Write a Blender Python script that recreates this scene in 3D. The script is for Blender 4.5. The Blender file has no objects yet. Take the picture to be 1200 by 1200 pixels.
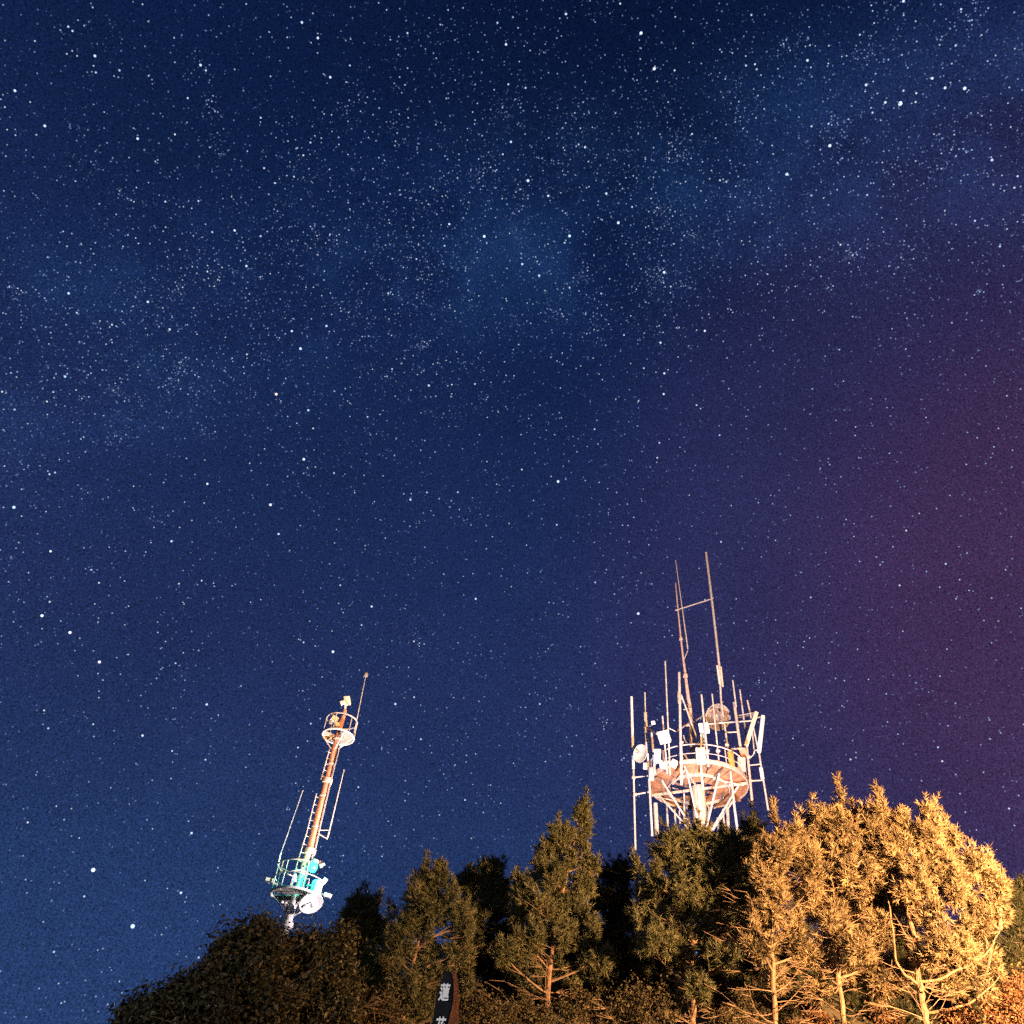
import bpy, math, random
import numpy as np
from mathutils import Vector, Matrix

# ------------------------------------------------------------------ camera, sky, exposure, lamps' common scale
scene = bpy.context.scene
col = scene.collection
EV = 4.0                                   # a long night exposure
SC = 2.0 ** -EV
scene.view_settings.view_transform = 'Standard'
scene.view_settings.look = 'None'
scene.view_settings.exposure = EV
scene.view_settings.gamma = 1.0
scene.view_settings.use_curve_mapping = False
scene.render.engine = 'CYCLES'
scene.cycles.use_denoising = False
scene.cycles.max_bounces = 4
scene.cycles.sample_clamp_indirect = 0.5
scene.cycles.caustics_reflective = False
scene.cycles.caustics_refractive = False

F = 960.0                                  # focal length in pixels of the 1200 px photograph
CAM = Vector((0, 0, 1.6))
up_c = Vector((112, 954, -F)).normalized() # where the verticals of the photograph meet (the zenith), seen by the camera
fw_c = Vector((0, 0, -1))
yc = (fw_c - up_c * fw_c.dot(up_c)).normalized()
xc = yc.cross(up_c)
R = Matrix((xc, yc, up_c))                 # camera space -> world
FWD = R @ Vector((0, 0, -1))
cam_data = bpy.data.cameras.new('camera')
cam = bpy.data.objects.new('camera', cam_data)
col.objects.link(cam)
cam.matrix_world = Matrix.Translation(CAM) @ R.to_4x4()
cam_data.sensor_width = 36
cam_data.lens = 36 * F / 1200
cam_data.clip_start = 0.05
cam_data.clip_end = 9000
scene.camera = cam

def ray(px, py):
    return (R @ Vector((px - 600, 600 - py, -F))).normalized()
def at(px, py, Y):
    d = ray(px, py)
    return CAM + d * (Y / d.y)
def mpp(p):                                # metres per photograph pixel at a point
    return (p - CAM).dot(FWD) / F
def lin(r, g, b):
    f = lambda c: c / 12.92 if c <= 0.04045 else ((c + 0.055) / 1.055) ** 2.4
    return (f(r / 255), f(g / 255), f(b / 255), 1)

world = bpy.data.worlds.new('World')
scene.world = world
world.use_nodes = True
wt = world.node_tree
wt.nodes.clear()
def wn(t, **k):
    n = wt.nodes.new(t)
    for a, b in k.items(): setattr(n, a, b)
    return n
def wl(a, b): wt.links.new(a, b)
def wmath(op, a, b=None, clamp=False):
    n = wn('ShaderNodeMath', operation=op, use_clamp=clamp)
    for i, v in enumerate((a, b)):
        if v is None: continue
        if isinstance(v, (int, float)): n.inputs[i].default_value = v
        else: wl(v, n.inputs[i])
    return n.outputs[0]
def wdot(vec, v):
    n = wn('ShaderNodeVectorMath', operation='DOT_PRODUCT')
    wl(vec, n.inputs[0]); n.inputs[1].default_value = v
    return n.outputs['Value']
def wsmooth(v, a, b):
    n = wn('ShaderNodeMapRange', interpolation_type='SMOOTHSTEP')
    wl(v, n.inputs[0]); n.inputs[1].default_value = a; n.inputs[2].default_value = b
    return n.outputs[0]
def wmix(fac, a, b, blend='MIX'):
    n = wn('ShaderNodeMix', data_type='RGBA', blend_type=blend)
    if isinstance(fac, (int, float)): n.inputs[0].default_value = fac
    else: wl(fac, n.inputs[0])
    for i, v in ((6, a), (7, b)):
        if isinstance(v, tuple): n.inputs[i].default_value = v
        else: wl(v, n.inputs[i])
    return n.outputs[2]
tc = wn('ShaderNodeTexCoord').outputs['Generated']
sep = wn('ShaderNodeSeparateXYZ'); wl(tc, sep.inputs[0])
ramp = wn('ShaderNodeValToRGB'); wl(sep.outputs[2], ramp.inputs[0])
el = ramp.color_ramp.elements
el[0].position = 0.0; el[0].color = lin(39, 62, 106)
el[1].position = 1.0; el[1].color = lin(9, 20, 50)
for p_, c_ in ((0.30, lin(36, 57, 102)), (0.52, lin(33, 47, 91)), (0.75, lin(23, 40, 82)), (0.90, lin(13, 30, 69))):
    e = el.new(p_); e.color = c_
sky = ramp.outputs[0]
# town glow low on the right, reddish violet
glow = wsmooth(wdot(tc, ray(1450, 790)), 0.73, 1.0)
sky = wmix(wmath('MULTIPLY', glow, 0.70), sky, lin(60, 47, 90))
sky = wmix(wmath('MULTIPLY', wsmooth(wdot(tc, ray(1380, 720)), 0.92, 1.0), 0.45), sky, lin(86, 52, 88))
# Milky Way: a band along a great circle, broken by noise
nrm = ray(0, 420).cross(ray(840, 225)).normalized()
band = wmath('ABSOLUTE', wdot(tc, nrm))
nz = wn('ShaderNodeTexNoise'); wl(tc, nz.inputs['Vector']); nz.inputs['Scale'].default_value = 7; nz.inputs['Detail'].default_value = 6; nz.inputs['Roughness'].default_value = 0.6
bandf = wmath('SUBTRACT', 1.0, wsmooth(band, 0.0, 0.17))
bandf = wmath('MULTIPLY', bandf, wsmooth(nz.outputs[0], 0.36, 0.72))
sky = wmix(wmath('MULTIPLY', bandf, 0.75), sky, lin(22, 46, 80), 'ADD')
# uneven airglow
nz2 = wn('ShaderNodeTexNoise'); wl(tc, nz2.inputs['Vector']); nz2.inputs['Scale'].default_value = 3; nz2.inputs['Detail'].default_value = 4
mul = wn('ShaderNodeMapRange'); wl(nz2.outputs[0], mul.inputs[0]); mul.inputs[1].default_value = 0.3; mul.inputs[2].default_value = 0.7; mul.inputs[3].default_value = 0.86; mul.inputs[4].default_value = 1.12
# fine grain like sensor noise, put into the sky's brightness
nz3 = wn('ShaderNodeTexNoise'); wl(tc, nz3.inputs['Vector']); nz3.inputs['Scale'].default_value = 620; nz3.inputs['Detail'].default_value = 2
mul3 = wn('ShaderNodeMapRange'); wl(nz3.outputs[0], mul3.inputs[0]); mul3.inputs[1].default_value = 0.25; mul3.inputs[2].default_value = 0.75; mul3.inputs[3].default_value = 0.30; mul3.inputs[4].default_value = 1.70
bg = wn('ShaderNodeBackground')
wl(sky, bg.inputs[0])
wl(wmath('MULTIPLY', wmath('MULTIPLY', mul.outputs[0], mul3.outputs[0]), SC), bg.inputs[1])
wo = wn('ShaderNodeOutputWorld'); wl(bg.outputs[0], wo.inputs[0])

# ------------------------------------------------------------------ helpers
rng = np.random.default_rng(7)
random.seed(7)
MATS = {}
def mat(name, base, rough=0.7, metal=0.0, var=0.25, scale=6.0, bump=0.0, spec=0.4, transl=0.0, island=0.0, base2=None, emit=None, estr=0.0):
    m = bpy.data.materials.new(name); m.use_nodes = True
    nt = m.node_tree; n = nt.nodes; L = nt.links
    b = n['Principled BSDF']
    b.inputs['Roughness'].default_value = rough
    b.inputs['Metallic'].default_value = metal
    b.inputs['Specular IOR Level'].default_value = spec
    t = n.new('ShaderNodeTexCoord'); no = n.new('ShaderNodeTexNoise')
    L.new(t.outputs['Object'], no.inputs['Vector'])
    no.inputs['Scale'].default_value = scale; no.inputs['Detail'].default_value = 5
    src = no.outputs[0]
    if island:
        g = n.new('ShaderNodeNewGeometry')
        mx = n.new('ShaderNodeMix'); mx.data_type = 'FLOAT'; mx.inputs[0].default_value = island
        L.new(no.outputs[0], mx.inputs[2]); L.new(g.outputs['Random Per Island'], mx.inputs[3]); src = mx.outputs[0]
    r = n.new('ShaderNodeValToRGB'); L.new(src, r.inputs[0])
    c1 = tuple(min(1, c * (1 - var)) for c in base); c2 = base2 or tuple(min(1, c * (1 + var)) for c in base)
    r.color_ramp.elements[0].position = 0.3; r.color_ramp.elements[0].color = (*c1, 1)
    r.color_ramp.elements[1].position = 0.72; r.color_ramp.elements[1].color = (*c2, 1)
    L.new(r.outputs[0], b.inputs['Base Color'])
    if bump:
        bp = n.new('ShaderNodeBump'); bp.inputs['Strength'].default_value = bump; bp.inputs['Distance'].default_value = 0.02
        L.new(no.outputs[0], bp.inputs['Height']); L.new(bp.outputs[0], b.inputs['Normal'])
    if transl:
        tr = n.new('ShaderNodeBsdfTranslucent'); L.new(r.outputs[0], tr.inputs[0])
        mxs = n.new('ShaderNodeMixShader'); mxs.inputs[0].default_value = transl
        L.new(b.outputs[0], mxs.inputs[1]); L.new(tr.outputs[0], mxs.inputs[2])
        L.new(mxs.outputs[0], n['Material Output'].inputs[0])
    if emit:
        b.inputs['Emission Color'].default_value = (*emit, 1); b.inputs['Emission Strength'].default_value = estr
    MATS[name] = m
    return m
M_steel = mat('galvanised steel', (0.52, 0.50, 0.49), 0.55, 0.0, 0.30, 5)
M_pinksteel = mat('weathered painted steel', (0.55, 0.42, 0.37), 0.6, 0.0, 0.22, 7)
M_white = mat('white radome', (0.80, 0.79, 0.77), 0.45, 0, 0.05, 4)
M_cream = mat('cream enamel', (0.72, 0.68, 0.55), 0.5, 0, 0.1, 8)
M_rust = mat('rusted floor plate', (0.31, 0.155, 0.085), 0.8, 0, 0.45, 3.2, 0.3)
M_rustdark = mat('dark rust', (0.16, 0.10, 0.08), 0.8, 0, 0.4, 5)
M_orangepole = mat('faded orange mast paint', (0.62, 0.30, 0.21), 0.55, 0, 0.15, 5)
M_paleblue = mat('pale painted pole', (0.62, 0.60, 0.58), 0.55, 0, 0.12, 5)
M_grey = mat('grey plastic', (0.36, 0.37, 0.38), 0.5, 0, 0.1, 6)
M_dish = mat('pale dish', (0.50, 0.56, 0.58), 0.5, 0, 0.06, 4)
M_black = mat('black cable', (0.02, 0.02, 0.02), 0.5, 0, 0.1, 6)
M_brass = mat('coiled yellow cable', (0.50, 0.30, 0.07), 0.5, 0, 0.3, 14)
M_bark = mat('pine bark', (0.12, 0.070, 0.045), 0.9, 0, 0.75, 22, 0.9)
def barkify(m):
    nt = m.node_tree; n = nt.nodes; L = nt.links; no = [x for x in n if x.bl_idname == 'ShaderNodeTexNoise'][0]
    mp = n.new('ShaderNodeMapping'); mp.inputs['Scale'].default_value = (1, 1, 0.25)
    tcn = [x for x in n if x.bl_idname == 'ShaderNodeTexCoord'][0]
    L.new(tcn.outputs['Object'], mp.inputs[0]); L.new(mp.outputs[0], no.inputs['Vector']); no.inputs['Roughness'].default_value = 0.75
barkify(M_bark)
M_twig = mat('dry twig bark', (0.11, 0.07, 0.048), 0.9, 0, 0.35, 10)
M_pine = mat('pine needles', (0.12, 0.094, 0.048), 0.6, 0, 0.72, 3.0, 0, 0.3, 0.2, 0.22, (0.21, 0.150, 0.085))  # wide tone range puts clump shading, dark hollows to bright tips, into the colour
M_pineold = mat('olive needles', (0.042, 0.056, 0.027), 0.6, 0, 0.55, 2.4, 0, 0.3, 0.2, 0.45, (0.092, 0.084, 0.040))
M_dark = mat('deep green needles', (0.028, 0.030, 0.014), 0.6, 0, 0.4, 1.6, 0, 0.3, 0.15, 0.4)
M_leaf = mat('broad leaves', (0.034, 0.038, 0.018), 0.48, 0, 0.5, 2.2, 0, 0.35, 0.2, 0.6, (0.065, 0.052, 0.022))
M_shrub = mat('shaded shrub leaves', (0.028, 0.026, 0.014), 0.6, 0, 0.5, 2.2, 0, 0.25, 0.2, 0.6, (0.055, 0.042, 0.020))  # leaf colour darkened to stand for shade in the undergrowth
M_deadleaf = mat('dry brown leaves', (0.075, 0.034, 0.018), 0.7, 0, 0.6, 2.4, 0, 0.3, 0.25, 0.6, (0.16, 0.075, 0.035))
M_soil = mat('hillside soil', (0.10, 0.08, 0.05), 0.95, 0, 0.4, 0.8, 0.5)
M_asphalt = mat('asphalt', (0.05, 0.05, 0.052), 0.9, 0, 0.25, 20, 0.3)
M_concrete = mat('concrete', (0.33, 0.32, 0.30), 0.85, 0, 0.15, 5, 0.2)
M_lamp_pole = mat('grey lamp post paint', (0.28, 0.29, 0.30), 0.5, 0.2, 0.1, 6)
M_woodside = mat('bare split wood', (0.52, 0.26, 0.10), 0.75, 0, 0.45, 14, 0.4)
M_woodface = mat('black stained wood', (0.010, 0.010, 0.014), 0.85, 0, 0.4, 12, 0.3, 0.12)
M_paint = mat('white lettering paint', (0.82, 0.82, 0.82), 0.6, 0, 0.03, 10)
M_grid = mat('fine mesh wire', (0.50, 0.40, 0.36), 0.6, 0.1, 0.1, 5)

def link_mesh(name, me, material, parent=None):
    o = bpy.data.objects.new(name, me)
    col.objects.link(o)
    if material: me.materials.append(material)
    if parent: o.parent = parent
    return o
def tag(o, label, cat, group=None, kind=None):
    if label: o['label'] = label
    if cat: o['category'] = cat
    if group: o['group'] = group
    if kind: o['kind'] = kind
    return o
def root(name, loc):
    o = bpy.data.objects.new(name, None)
    o.empty_display_size = 0.3
    col.objects.link(o); o.location = loc
    o['origin'] = tuple(loc)
    return o

class MB:
    """collects shapes in world space; build() links them as one mesh relative to the thing's base"""
    def __init__(s): s.v = []; s.f = []
    def add(s, vs, fs):
        k = len(s.v); s.v += [tuple(v) for v in vs]; s.f += [tuple(i + k for i in f) for f in fs]
        return s
    def tube(s, pts, rad, n=8, cap=True):
        pts = [Vector(p) for p in pts]
        if isinstance(rad, (int, float)): rad = [rad] * len(pts)
        vs = []; ref = None
        for i, p in enumerate(pts):
            d = (pts[min(i + 1, len(pts) - 1)] - pts[max(i - 1, 0)])
            d = d.normalized() if d.length > 1e-9 else Vector((0, 0, 1))
            if ref is None:
                ref = d.orthogonal().normalized()
            a = (ref - d * ref.dot(d))
            a = a.normalized() if a.length > 1e-6 else d.orthogonal().normalized()
            ref = a; b = d.cross(a)
            for j in range(n):
                t = 2 * math.pi * j / n
                vs.append(p + (a * math.cos(t) + b * math.sin(t)) * rad[i])
        fs = []
        for i in range(len(pts) - 1):
            for j in range(n):
                fs.append((i * n + j, i * n + (j + 1) % n, (i + 1) * n + (j + 1) % n, (i + 1) * n + j))
        if cap:
            fs.append(tuple(range(n))[::-1]); fs.append(tuple(range((len(pts) - 1) * n, len(pts) * n)))
        return s.add(vs, fs)
    def box(s, c, ax, ay, az, bev=0.12):
        """box round c with half-axes ax, ay, az; its twelve edges chamfered"""
        c = Vector(c); ax, ay, az = Vector(ax), Vector(ay), Vector(az)
        m = min(ax.length, ay.length, az.length) * 2 * bev
        q = [1 - m / max(a.length, 1e-6) for a in (ax, ay, az)]
        vs = []; idx = {}
        for k in range(3):
            for sx in (-1, 1):
                for sy in (-1, 1):
                    for sz in (-1, 1):
                        t = [sx * q[0], sy * q[1], sz * q[2]]; t[k] = (sx, sy, sz)[k]
                        idx[(k, sx, sy, sz)] = len(vs)
                        vs.append(c + ax * t[0] + ay * t[1] + az * t[2])
        fs = []
        S = (-1, 1)
        for sg in S:
            fs.append([idx[(0, sg, a, b)] for a, b in ((-1, -1), (1, -1), (1, 1), (-1, 1))])
            fs.append([idx[(1, a, sg, b)] for a, b in ((-1, -1), (1, -1), (1, 1), (-1, 1))])
            fs.append([idx[(2, a, b, sg)] for a, b in ((-1, -1), (1, -1), (1, 1), (-1, 1))])
        for a in S:
            for b in S:
                fs.append([idx[(0, a, b, -1)], idx[(0, a, b, 1)], idx[(1, a, b, 1)], idx[(1, a, b, -1)]])
                fs.append([idx[(0, a, -1, b)], idx[(0, a, 1, b)], idx[(2, a, 1, b)], idx[(2, a, -1, b)]])
                fs.append([idx[(1, -1, a, b)], idx[(1, 1, a, b)], idx[(2, 1, a, b)], idx[(2, -1, a, b)]])
                for d in S:
                    fs.append([idx[(0, a, b, d)], idx[(1, a, b, d)], idx[(2, a, b, d)]])
        return s.add(vs, fs)
    def lathe(s, c, axis, prof, n=20):
        """profile of (radius, along) turned about axis at c"""
        c = Vector(c); d = Vector(axis).normalized(); a = d.orthogonal().normalized(); b = d.cross(a)
        vs = []
        for r, h in prof:
            for j in range(n):
                t = 2 * math.pi * j / n
                vs.append(c + d * h + (a * math.cos(t) + b * math.sin(t)) * r)
        fs = [(i * n + j, i * n + (j + 1) % n, (i + 1) * n + (j + 1) % n, (i + 1) * n + j) for i in range(len(prof) - 1) for j in range(n)]
        return s.add(vs, fs)
    def build(s, name, material, parent=None, label=None, smooth=True):
        o0 = Vector((0, 0, 0))
        p = parent
        while p is not None:
            if 'origin' in p: o0 = Vector(p['origin']); break
            p = p.parent
        me = bpy.data.meshes.new(name)
        me.from_pydata([tuple(Vector(v) - o0) for v in s.v], [], s.f)
        if smooth:
            me.set_sharp_from_angle(angle=math.radians(35)) if False else None
            me.polygons.foreach_set('use_smooth', [True] * len(me.polygons))
            try: me.set_sharp_from_angle(angle=math.radians(38))
            except Exception: pass
        me.update()
        o = link_mesh(name, me, material, parent)
        if label: o['label'] = label
        return o

def smooth01(t): t = min(1, max(0, t)); return t * t * (3 - 2 * t)
def ground_z(x, y):
    r = 12.4 * smooth01((y - 7.0) / 29.0) if y < 60 else 12.4 * (1 - smooth01((y - 60) / 90.0))
    r *= 0.12 + 0.88 * smooth01((x + 13) / 13.0)
    r *= 1 - smooth01((abs(x) - 60) / 120)
    k = smooth01((y - 10) / 8.0)
    return r + k * 0.18 * (math.sin(x * 0.9 + y * 0.35) + math.sin(y * 0.7 - x * 0.4))

# ------------------------------------------------------------------ ground
def make_ground():
    rs = [0] + [1.5 * 1.13 ** i for i in range(64)]
    rs = [r for r in rs if r < 2600] + [2900]
    n = 96; vs = [(0, 0, ground_z(0, 0))]; fs = []
    for r in rs[1:]:
        for j in range(n):
            t = 2 * math.pi * j / n
            x, y = r * math.cos(t), r * math.sin(t)
            vs.append((x, y, ground_z(x, y)))
    for j in range(n): fs.append((0, 1 + j, 1 + (j + 1) % n))
    for i in range(len(rs) - 2):
        a = 1 + i * n; b = a + n
        for j in range(n): fs.append((a + j, b + j, b + (j + 1) % n, a + (j + 1) % n))
    o = MB().add(vs, fs).build('ground', M_soil)
    o['kind'] = 'structure'
make_ground()
b = MB()
nx, ny = 24, 14
gv = [(-16 + 34 * i / nx, -12 + 19.4 * j / ny, ground_z(-16 + 34 * i / nx, -12 + 19.4 * j / ny) + 0.012) for j in range(ny + 1) for i in range(nx + 1)]
gf = [(j * (nx + 1) + i, j * (nx + 1) + i + 1, (j + 1) * (nx + 1) + i + 1, (j + 1) * (nx + 1) + i) for j in range(ny) for i in range(nx)]
o = b.add(gv, gf).build('pavement', M_asphalt); o['kind'] = 'structure'

# ------------------------------------------------------------------ stars (real directions, far away)
def make_stars():
    RAD = 3000.0
    px = 1 / F                              # radians per photograph pixel near the axis
    named = {
     (0, 0): '70,425,4 210,590,4 940,305,4 965,330,3 445,262,4 560,330,3 645,650,4 820,630,3 880,460,3 930,942,3 1100,1080,4 995,1088,3 775,945,3 320,125,3 340,145,3 450,340,3 695,100,2 435,35,2 395,120,2 545,1005,2 820,292,2 1100,325,2',
     (300, 0): '215,105,4 290,178,4 348,362,4 258,200,2 440,307,3 710,155,3 1172,208,4 1183,395,3 1132,107,3 845,273,2 22,552,3 255,668,3 222,728,3 178,828,3 88,858,3 38,788,3 22,1107,3 527,645,2 906,1050,4 1070,1108,5 884,1152,3 890,917,2 873,920,2 1195,665,4 1157,723,3 1060,636,2 1027,563,2 432,950,2 62,150,2',
     (600, 0): '253,65,4 605,155,5 667,322,5 762,330,3 507,17,3 343,690,4 312,677,3 844,628,3 75,847,5 170,918,4 442,907,4 498,1044,5 270,1106,5 247,1138,3 563,970,3 250,1000,2 237,988,2 1147,325,3 1097,307,3 1139,301,3 1122,70,3 848,203,2 64,412,3 1000,370,2 975,845,3 1005,852,3 990,840,2 1022,752,2 736,672,2 640,1060,2 757,1143,2 1167,352,2',
     (900, 0): '185,283,4 460,398,4 430,163,3 620,485,6 550,480,4 695,437,3 692,478,3 770,367,4 830,412,4 922,414,5 635,425,3 490,528,3 204,592,3 284,580,3 290,683,5 88,816,5 203,916,3 465,914,3 880,213,3 905,43,3 340,1147,3 1050,750,4 1170,826,3 1155,880,3 1003,543,2 635,5,4 1067,260,2 1157,228,2 1030,287,2 930,714,2 970,1035,3 603,1026,2 1087,1155,3',
     (0, 300): '322,175,4 360,266,3 525,322,3 693,215,4 795,344,4 1155,47,4 972,73,3 305,565,4 250,637,3 220,682,3 68,720,3 10,636,3 65,1178,5 232,1023,3 258,1015,3 486,748,2 780,437,2 843,525,2 1157,461,3 972,1068,4 960,956,2 1005,632,2 400,918,2 780,730,2 522,392,2',
     (300, 300): '330,328,4 168,352,4 209,434,5 95,648,5 245,723,4 268,808,3 224,953,5 68,1166,5 366,1017,3 523,754,3 810,607,4 918,603,3 1026,600,3 638,530,3 652,657,2 724,1142,4 801,1108,3 946,1107,3 859,1137,2 752,14,3 620,174,3 308,186,2 401,649,2 440,690,2 1165,496,2 1075,1004,2 507,1028,2 137,365,2 440,752,2',
     (600, 300): '48,38,4 127,92,4 713,77,5 270,148,3 744,143,3 418,176,3 904,351,4 696,406,4 525,370,3 714,550,4 711,647,4 618,526,3 865,699,3 387,812,3 216,1057,5 691,876,3 681,946,3 593,679,3 556,504,2 439,418,2 973,840,3 831,1121,2 541,1163,2 990,400,2 1008,478,2 46,1001,3 240,283,2 345,273,2 620,361,2',
     (0, 600): '237,184,4 428,271,3 464,332,3 233,421,3 197,486,5 328,565,5 466,703,5 197,547,2 804,137,4 839,336,3 945,322,3 1005,348,2 863,432,2 823,709,3 755,737,2 969,902,4 668,1048,4 807,1120,3 963,1161,3 226,1014,3 437,995,3 207,930,3 464,840,2 660,860,2 374,592,2 512,165,2 722,72,2 285,511,2 440,1052,2',
     (300, 600): '106,103,4 395,343,3 542,443,4 495,530,3 223,611,3 361,655,5 740,606,3 614,727,2 741,868,3 653,900,4 879,290,2 1030,407,4 947,613,2 773,1065,3 257,992,3 197,1104,3 1045,887,2 737,1008,2 721,67,2 377,82,2 158,180,2 345,243,2 30,936,2',
     (600, 600): '592,476,5 210,60,3 390,330,3 170,640,2 330,760,2 980,140,3 1040,520,2 130,900,3 240,420,2',
     (900, 600): '648,87,3 586,163,2 526,247,2 833,243,3 743,279,2 617,344,3 200,400,3 420,643,2 285,707,2 1038,975,2 1090,1035,2 797,1103,3 817,1168,3 387,1160,3 412,1127,2 879,897,2 806,769,2 1048,613,2 170,607,2 45,613,2',
     (0, 900): '437,478,6 622,742,6 898,305,4 848,585,4 130,255,3 395,602,3 253,862,3 275,1010,2 932,888,3 505,1108,2 303,1095,2 335,190,2 757,781,2 680,527,2 120,523,2 1022,467,2',
     (300, 900): '480,90,3 620,250,2 700,60,2 980,150,3 1010,330,2 860,220,2 1100,80,2',
     (900, 900): '1010,20,2 720,60,2 900,120,2 1130,190,3 880,30,2'}
    D = []; Sz = []; Br = []; Cl = []
    def colour(n):
        t = rng.normal(0, 1, n)
        c = np.stack([0.70 + 0.10 * t, 0.84 + 0.03 * t, 1.10 - 0.04 * t], 1)
        return np.clip(c, 0.3, 1.1)
    for (ox, oy), s in named.items():
        for it in s.split():
            x, y, m = map(float, it.split(','))
            D.append(tuple(ray(ox + x / 4, oy + y / 4)))
            Sz.append({2: 0.80, 3: 1.02, 4: 1.32, 5: 1.62, 6: 2.1}[int(m)] * px)
            Br.append({2: 0.62, 3: 0.9, 4: 1.1, 5: 1.4, 6: 1.6}[int(m)])
            Cl.append((1.15, 0.80, 0.62) if (ox, oy, x) == (300, 300, 95) else None)
    nn = len(D)
    D = np.array(D); Cl0 = colour(nn)
    for i, c in enumerate(Cl):
        if c: Cl0[i] = c
    # the rest of the heaven: uniform, denser and clumped along the Milky Way
    def sph(n):
        z = rng.uniform(0.02, 1, n); t = rng.uniform(0, 2 * np.pi, n); r = np.sqrt(1 - z * z)
        return np.stack([r * np.cos(t), r * np.sin(t), z], 1)
    d = sph(260000)
    cen = sph(2600); cn = np.abs(cen @ np.array(nrm)); cen = cen[rng.uniform(0, 1, len(cen)) < 0.30 + 0.70 * np.exp(-(cn / 0.15) ** 2)]
    who = rng.integers(0, len(cen), 48000); wid = rng.uniform(0.004, 0.022, len(cen))
    dc_ = cen[who] + rng.normal(size=(48000, 3)) * wid[who][:, None]; dc_ /= np.linalg.norm(dc_, axis=1)[:, None]
    d = np.concatenate([d, dc_[dc_[:, 2] > 0.02]])
    bn = np.abs(d @ np.array(nrm))
    clump = 0.5 + 0.5 * np.sin(d[:, 0] * 31 + 3 * np.sin(d[:, 1] * 23)) * np.sin(d[:, 2] * 29 + 2 * np.sin(d[:, 0] * 17))
    keep = rng.uniform(0, 1, len(d)) < (0.26 + 0.62 * np.exp(-(bn / 0.15) ** 2)) * (0.72 + 0.35 * clump)
    d = d[keep]
    mag = rng.pareto(2.0, len(d))            # relative brightness
    axis = np.array(FWD)
    infr = (d @ axis) > 0.72                 # inside the photograph the bright ones are placed one by one above
    br = np.clip(0.10 + 0.12 * mag, 0, 1.3)
    br[infr] = np.minimum(br[infr], 0.75)
    sz = (0.50 + 0.20 * np.clip(mag, 0, 5)) * px
    sz[infr] = np.minimum(sz[infr], 0.78 * px)
    D = np.concatenate([D, d]); Sz = np.concatenate([np.array(Sz), sz]); Br = np.concatenate([np.array(Br), br])
    fc = colour(len(d)); fw = np.clip((0.75 - br) / 0.5, 0, 1)[:, None]; fc = fc * (1 - fw) + fw * np.array([0.52, 0.74, 1.45]); C = np.concatenate([Cl0, fc])
    N = len(D)
    a = np.cross(D, np.array([0.31, 0.52, 0.79])); a /= np.linalg.norm(a, axis=1)[:, None]
    bb = np.cross(D, a)
    k = 6
    ang = np.arange(k) * 2 * np.pi / k
    sz = Sz * 0.94
    V = D[:, None, :] + sz[:, None, None] * (np.cos(ang)[None, :, None] * a[:, None, :] + np.sin(ang)[None, :, None] * bb[:, None, :])
    V = (V * RAD + np.array(CAM)).reshape(-1, 3)
    me = bpy.data.meshes.new('star_field')
    me.vertices.add(N * k); me.vertices.foreach_set('co', V.astype(np.float32).ravel())
    me.loops.add(N * k); me.loops.foreach_set('vertex_index', np.arange(N * k, dtype=np.int32))
    me.polygons.add(N); me.polygons.foreach_set('loop_start', (np.arange(N) * k).astype(np.int32))
    me.update(calc_edges=True)
    at_ = me.attributes.new('star_colour', 'FLOAT_COLOR', 'FACE')
    c4 = np.ones((N, 4), np.float32); c4[:, :3] = C * Br[:, None]
    at_.data.foreach_set('color', c4.ravel())
    m = bpy.data.materials.new('starlight'); m.use_nodes = True
    nt = m.node_tree; nt.nodes.clear()
    an = nt.nodes.new('ShaderNodeAttribute'); an.attribute_name = 'star_colour'
    em = nt.nodes.new('ShaderNodeEmission'); em.inputs[1].default_value = SC
    ou = nt.nodes.new('ShaderNodeOutputMaterial')
    nt.links.new(an.outputs['Color'], em.inputs[0]); nt.links.new(em.outputs[0], ou.inputs[0])
    m.cycles.emission_sampling = 'NONE'
    o = link_mesh('star_field', me, m)
    tag(o, 'countless white stars scattered over the dark blue night sky', 'stars', None, 'stuff')
make_stars()

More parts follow.
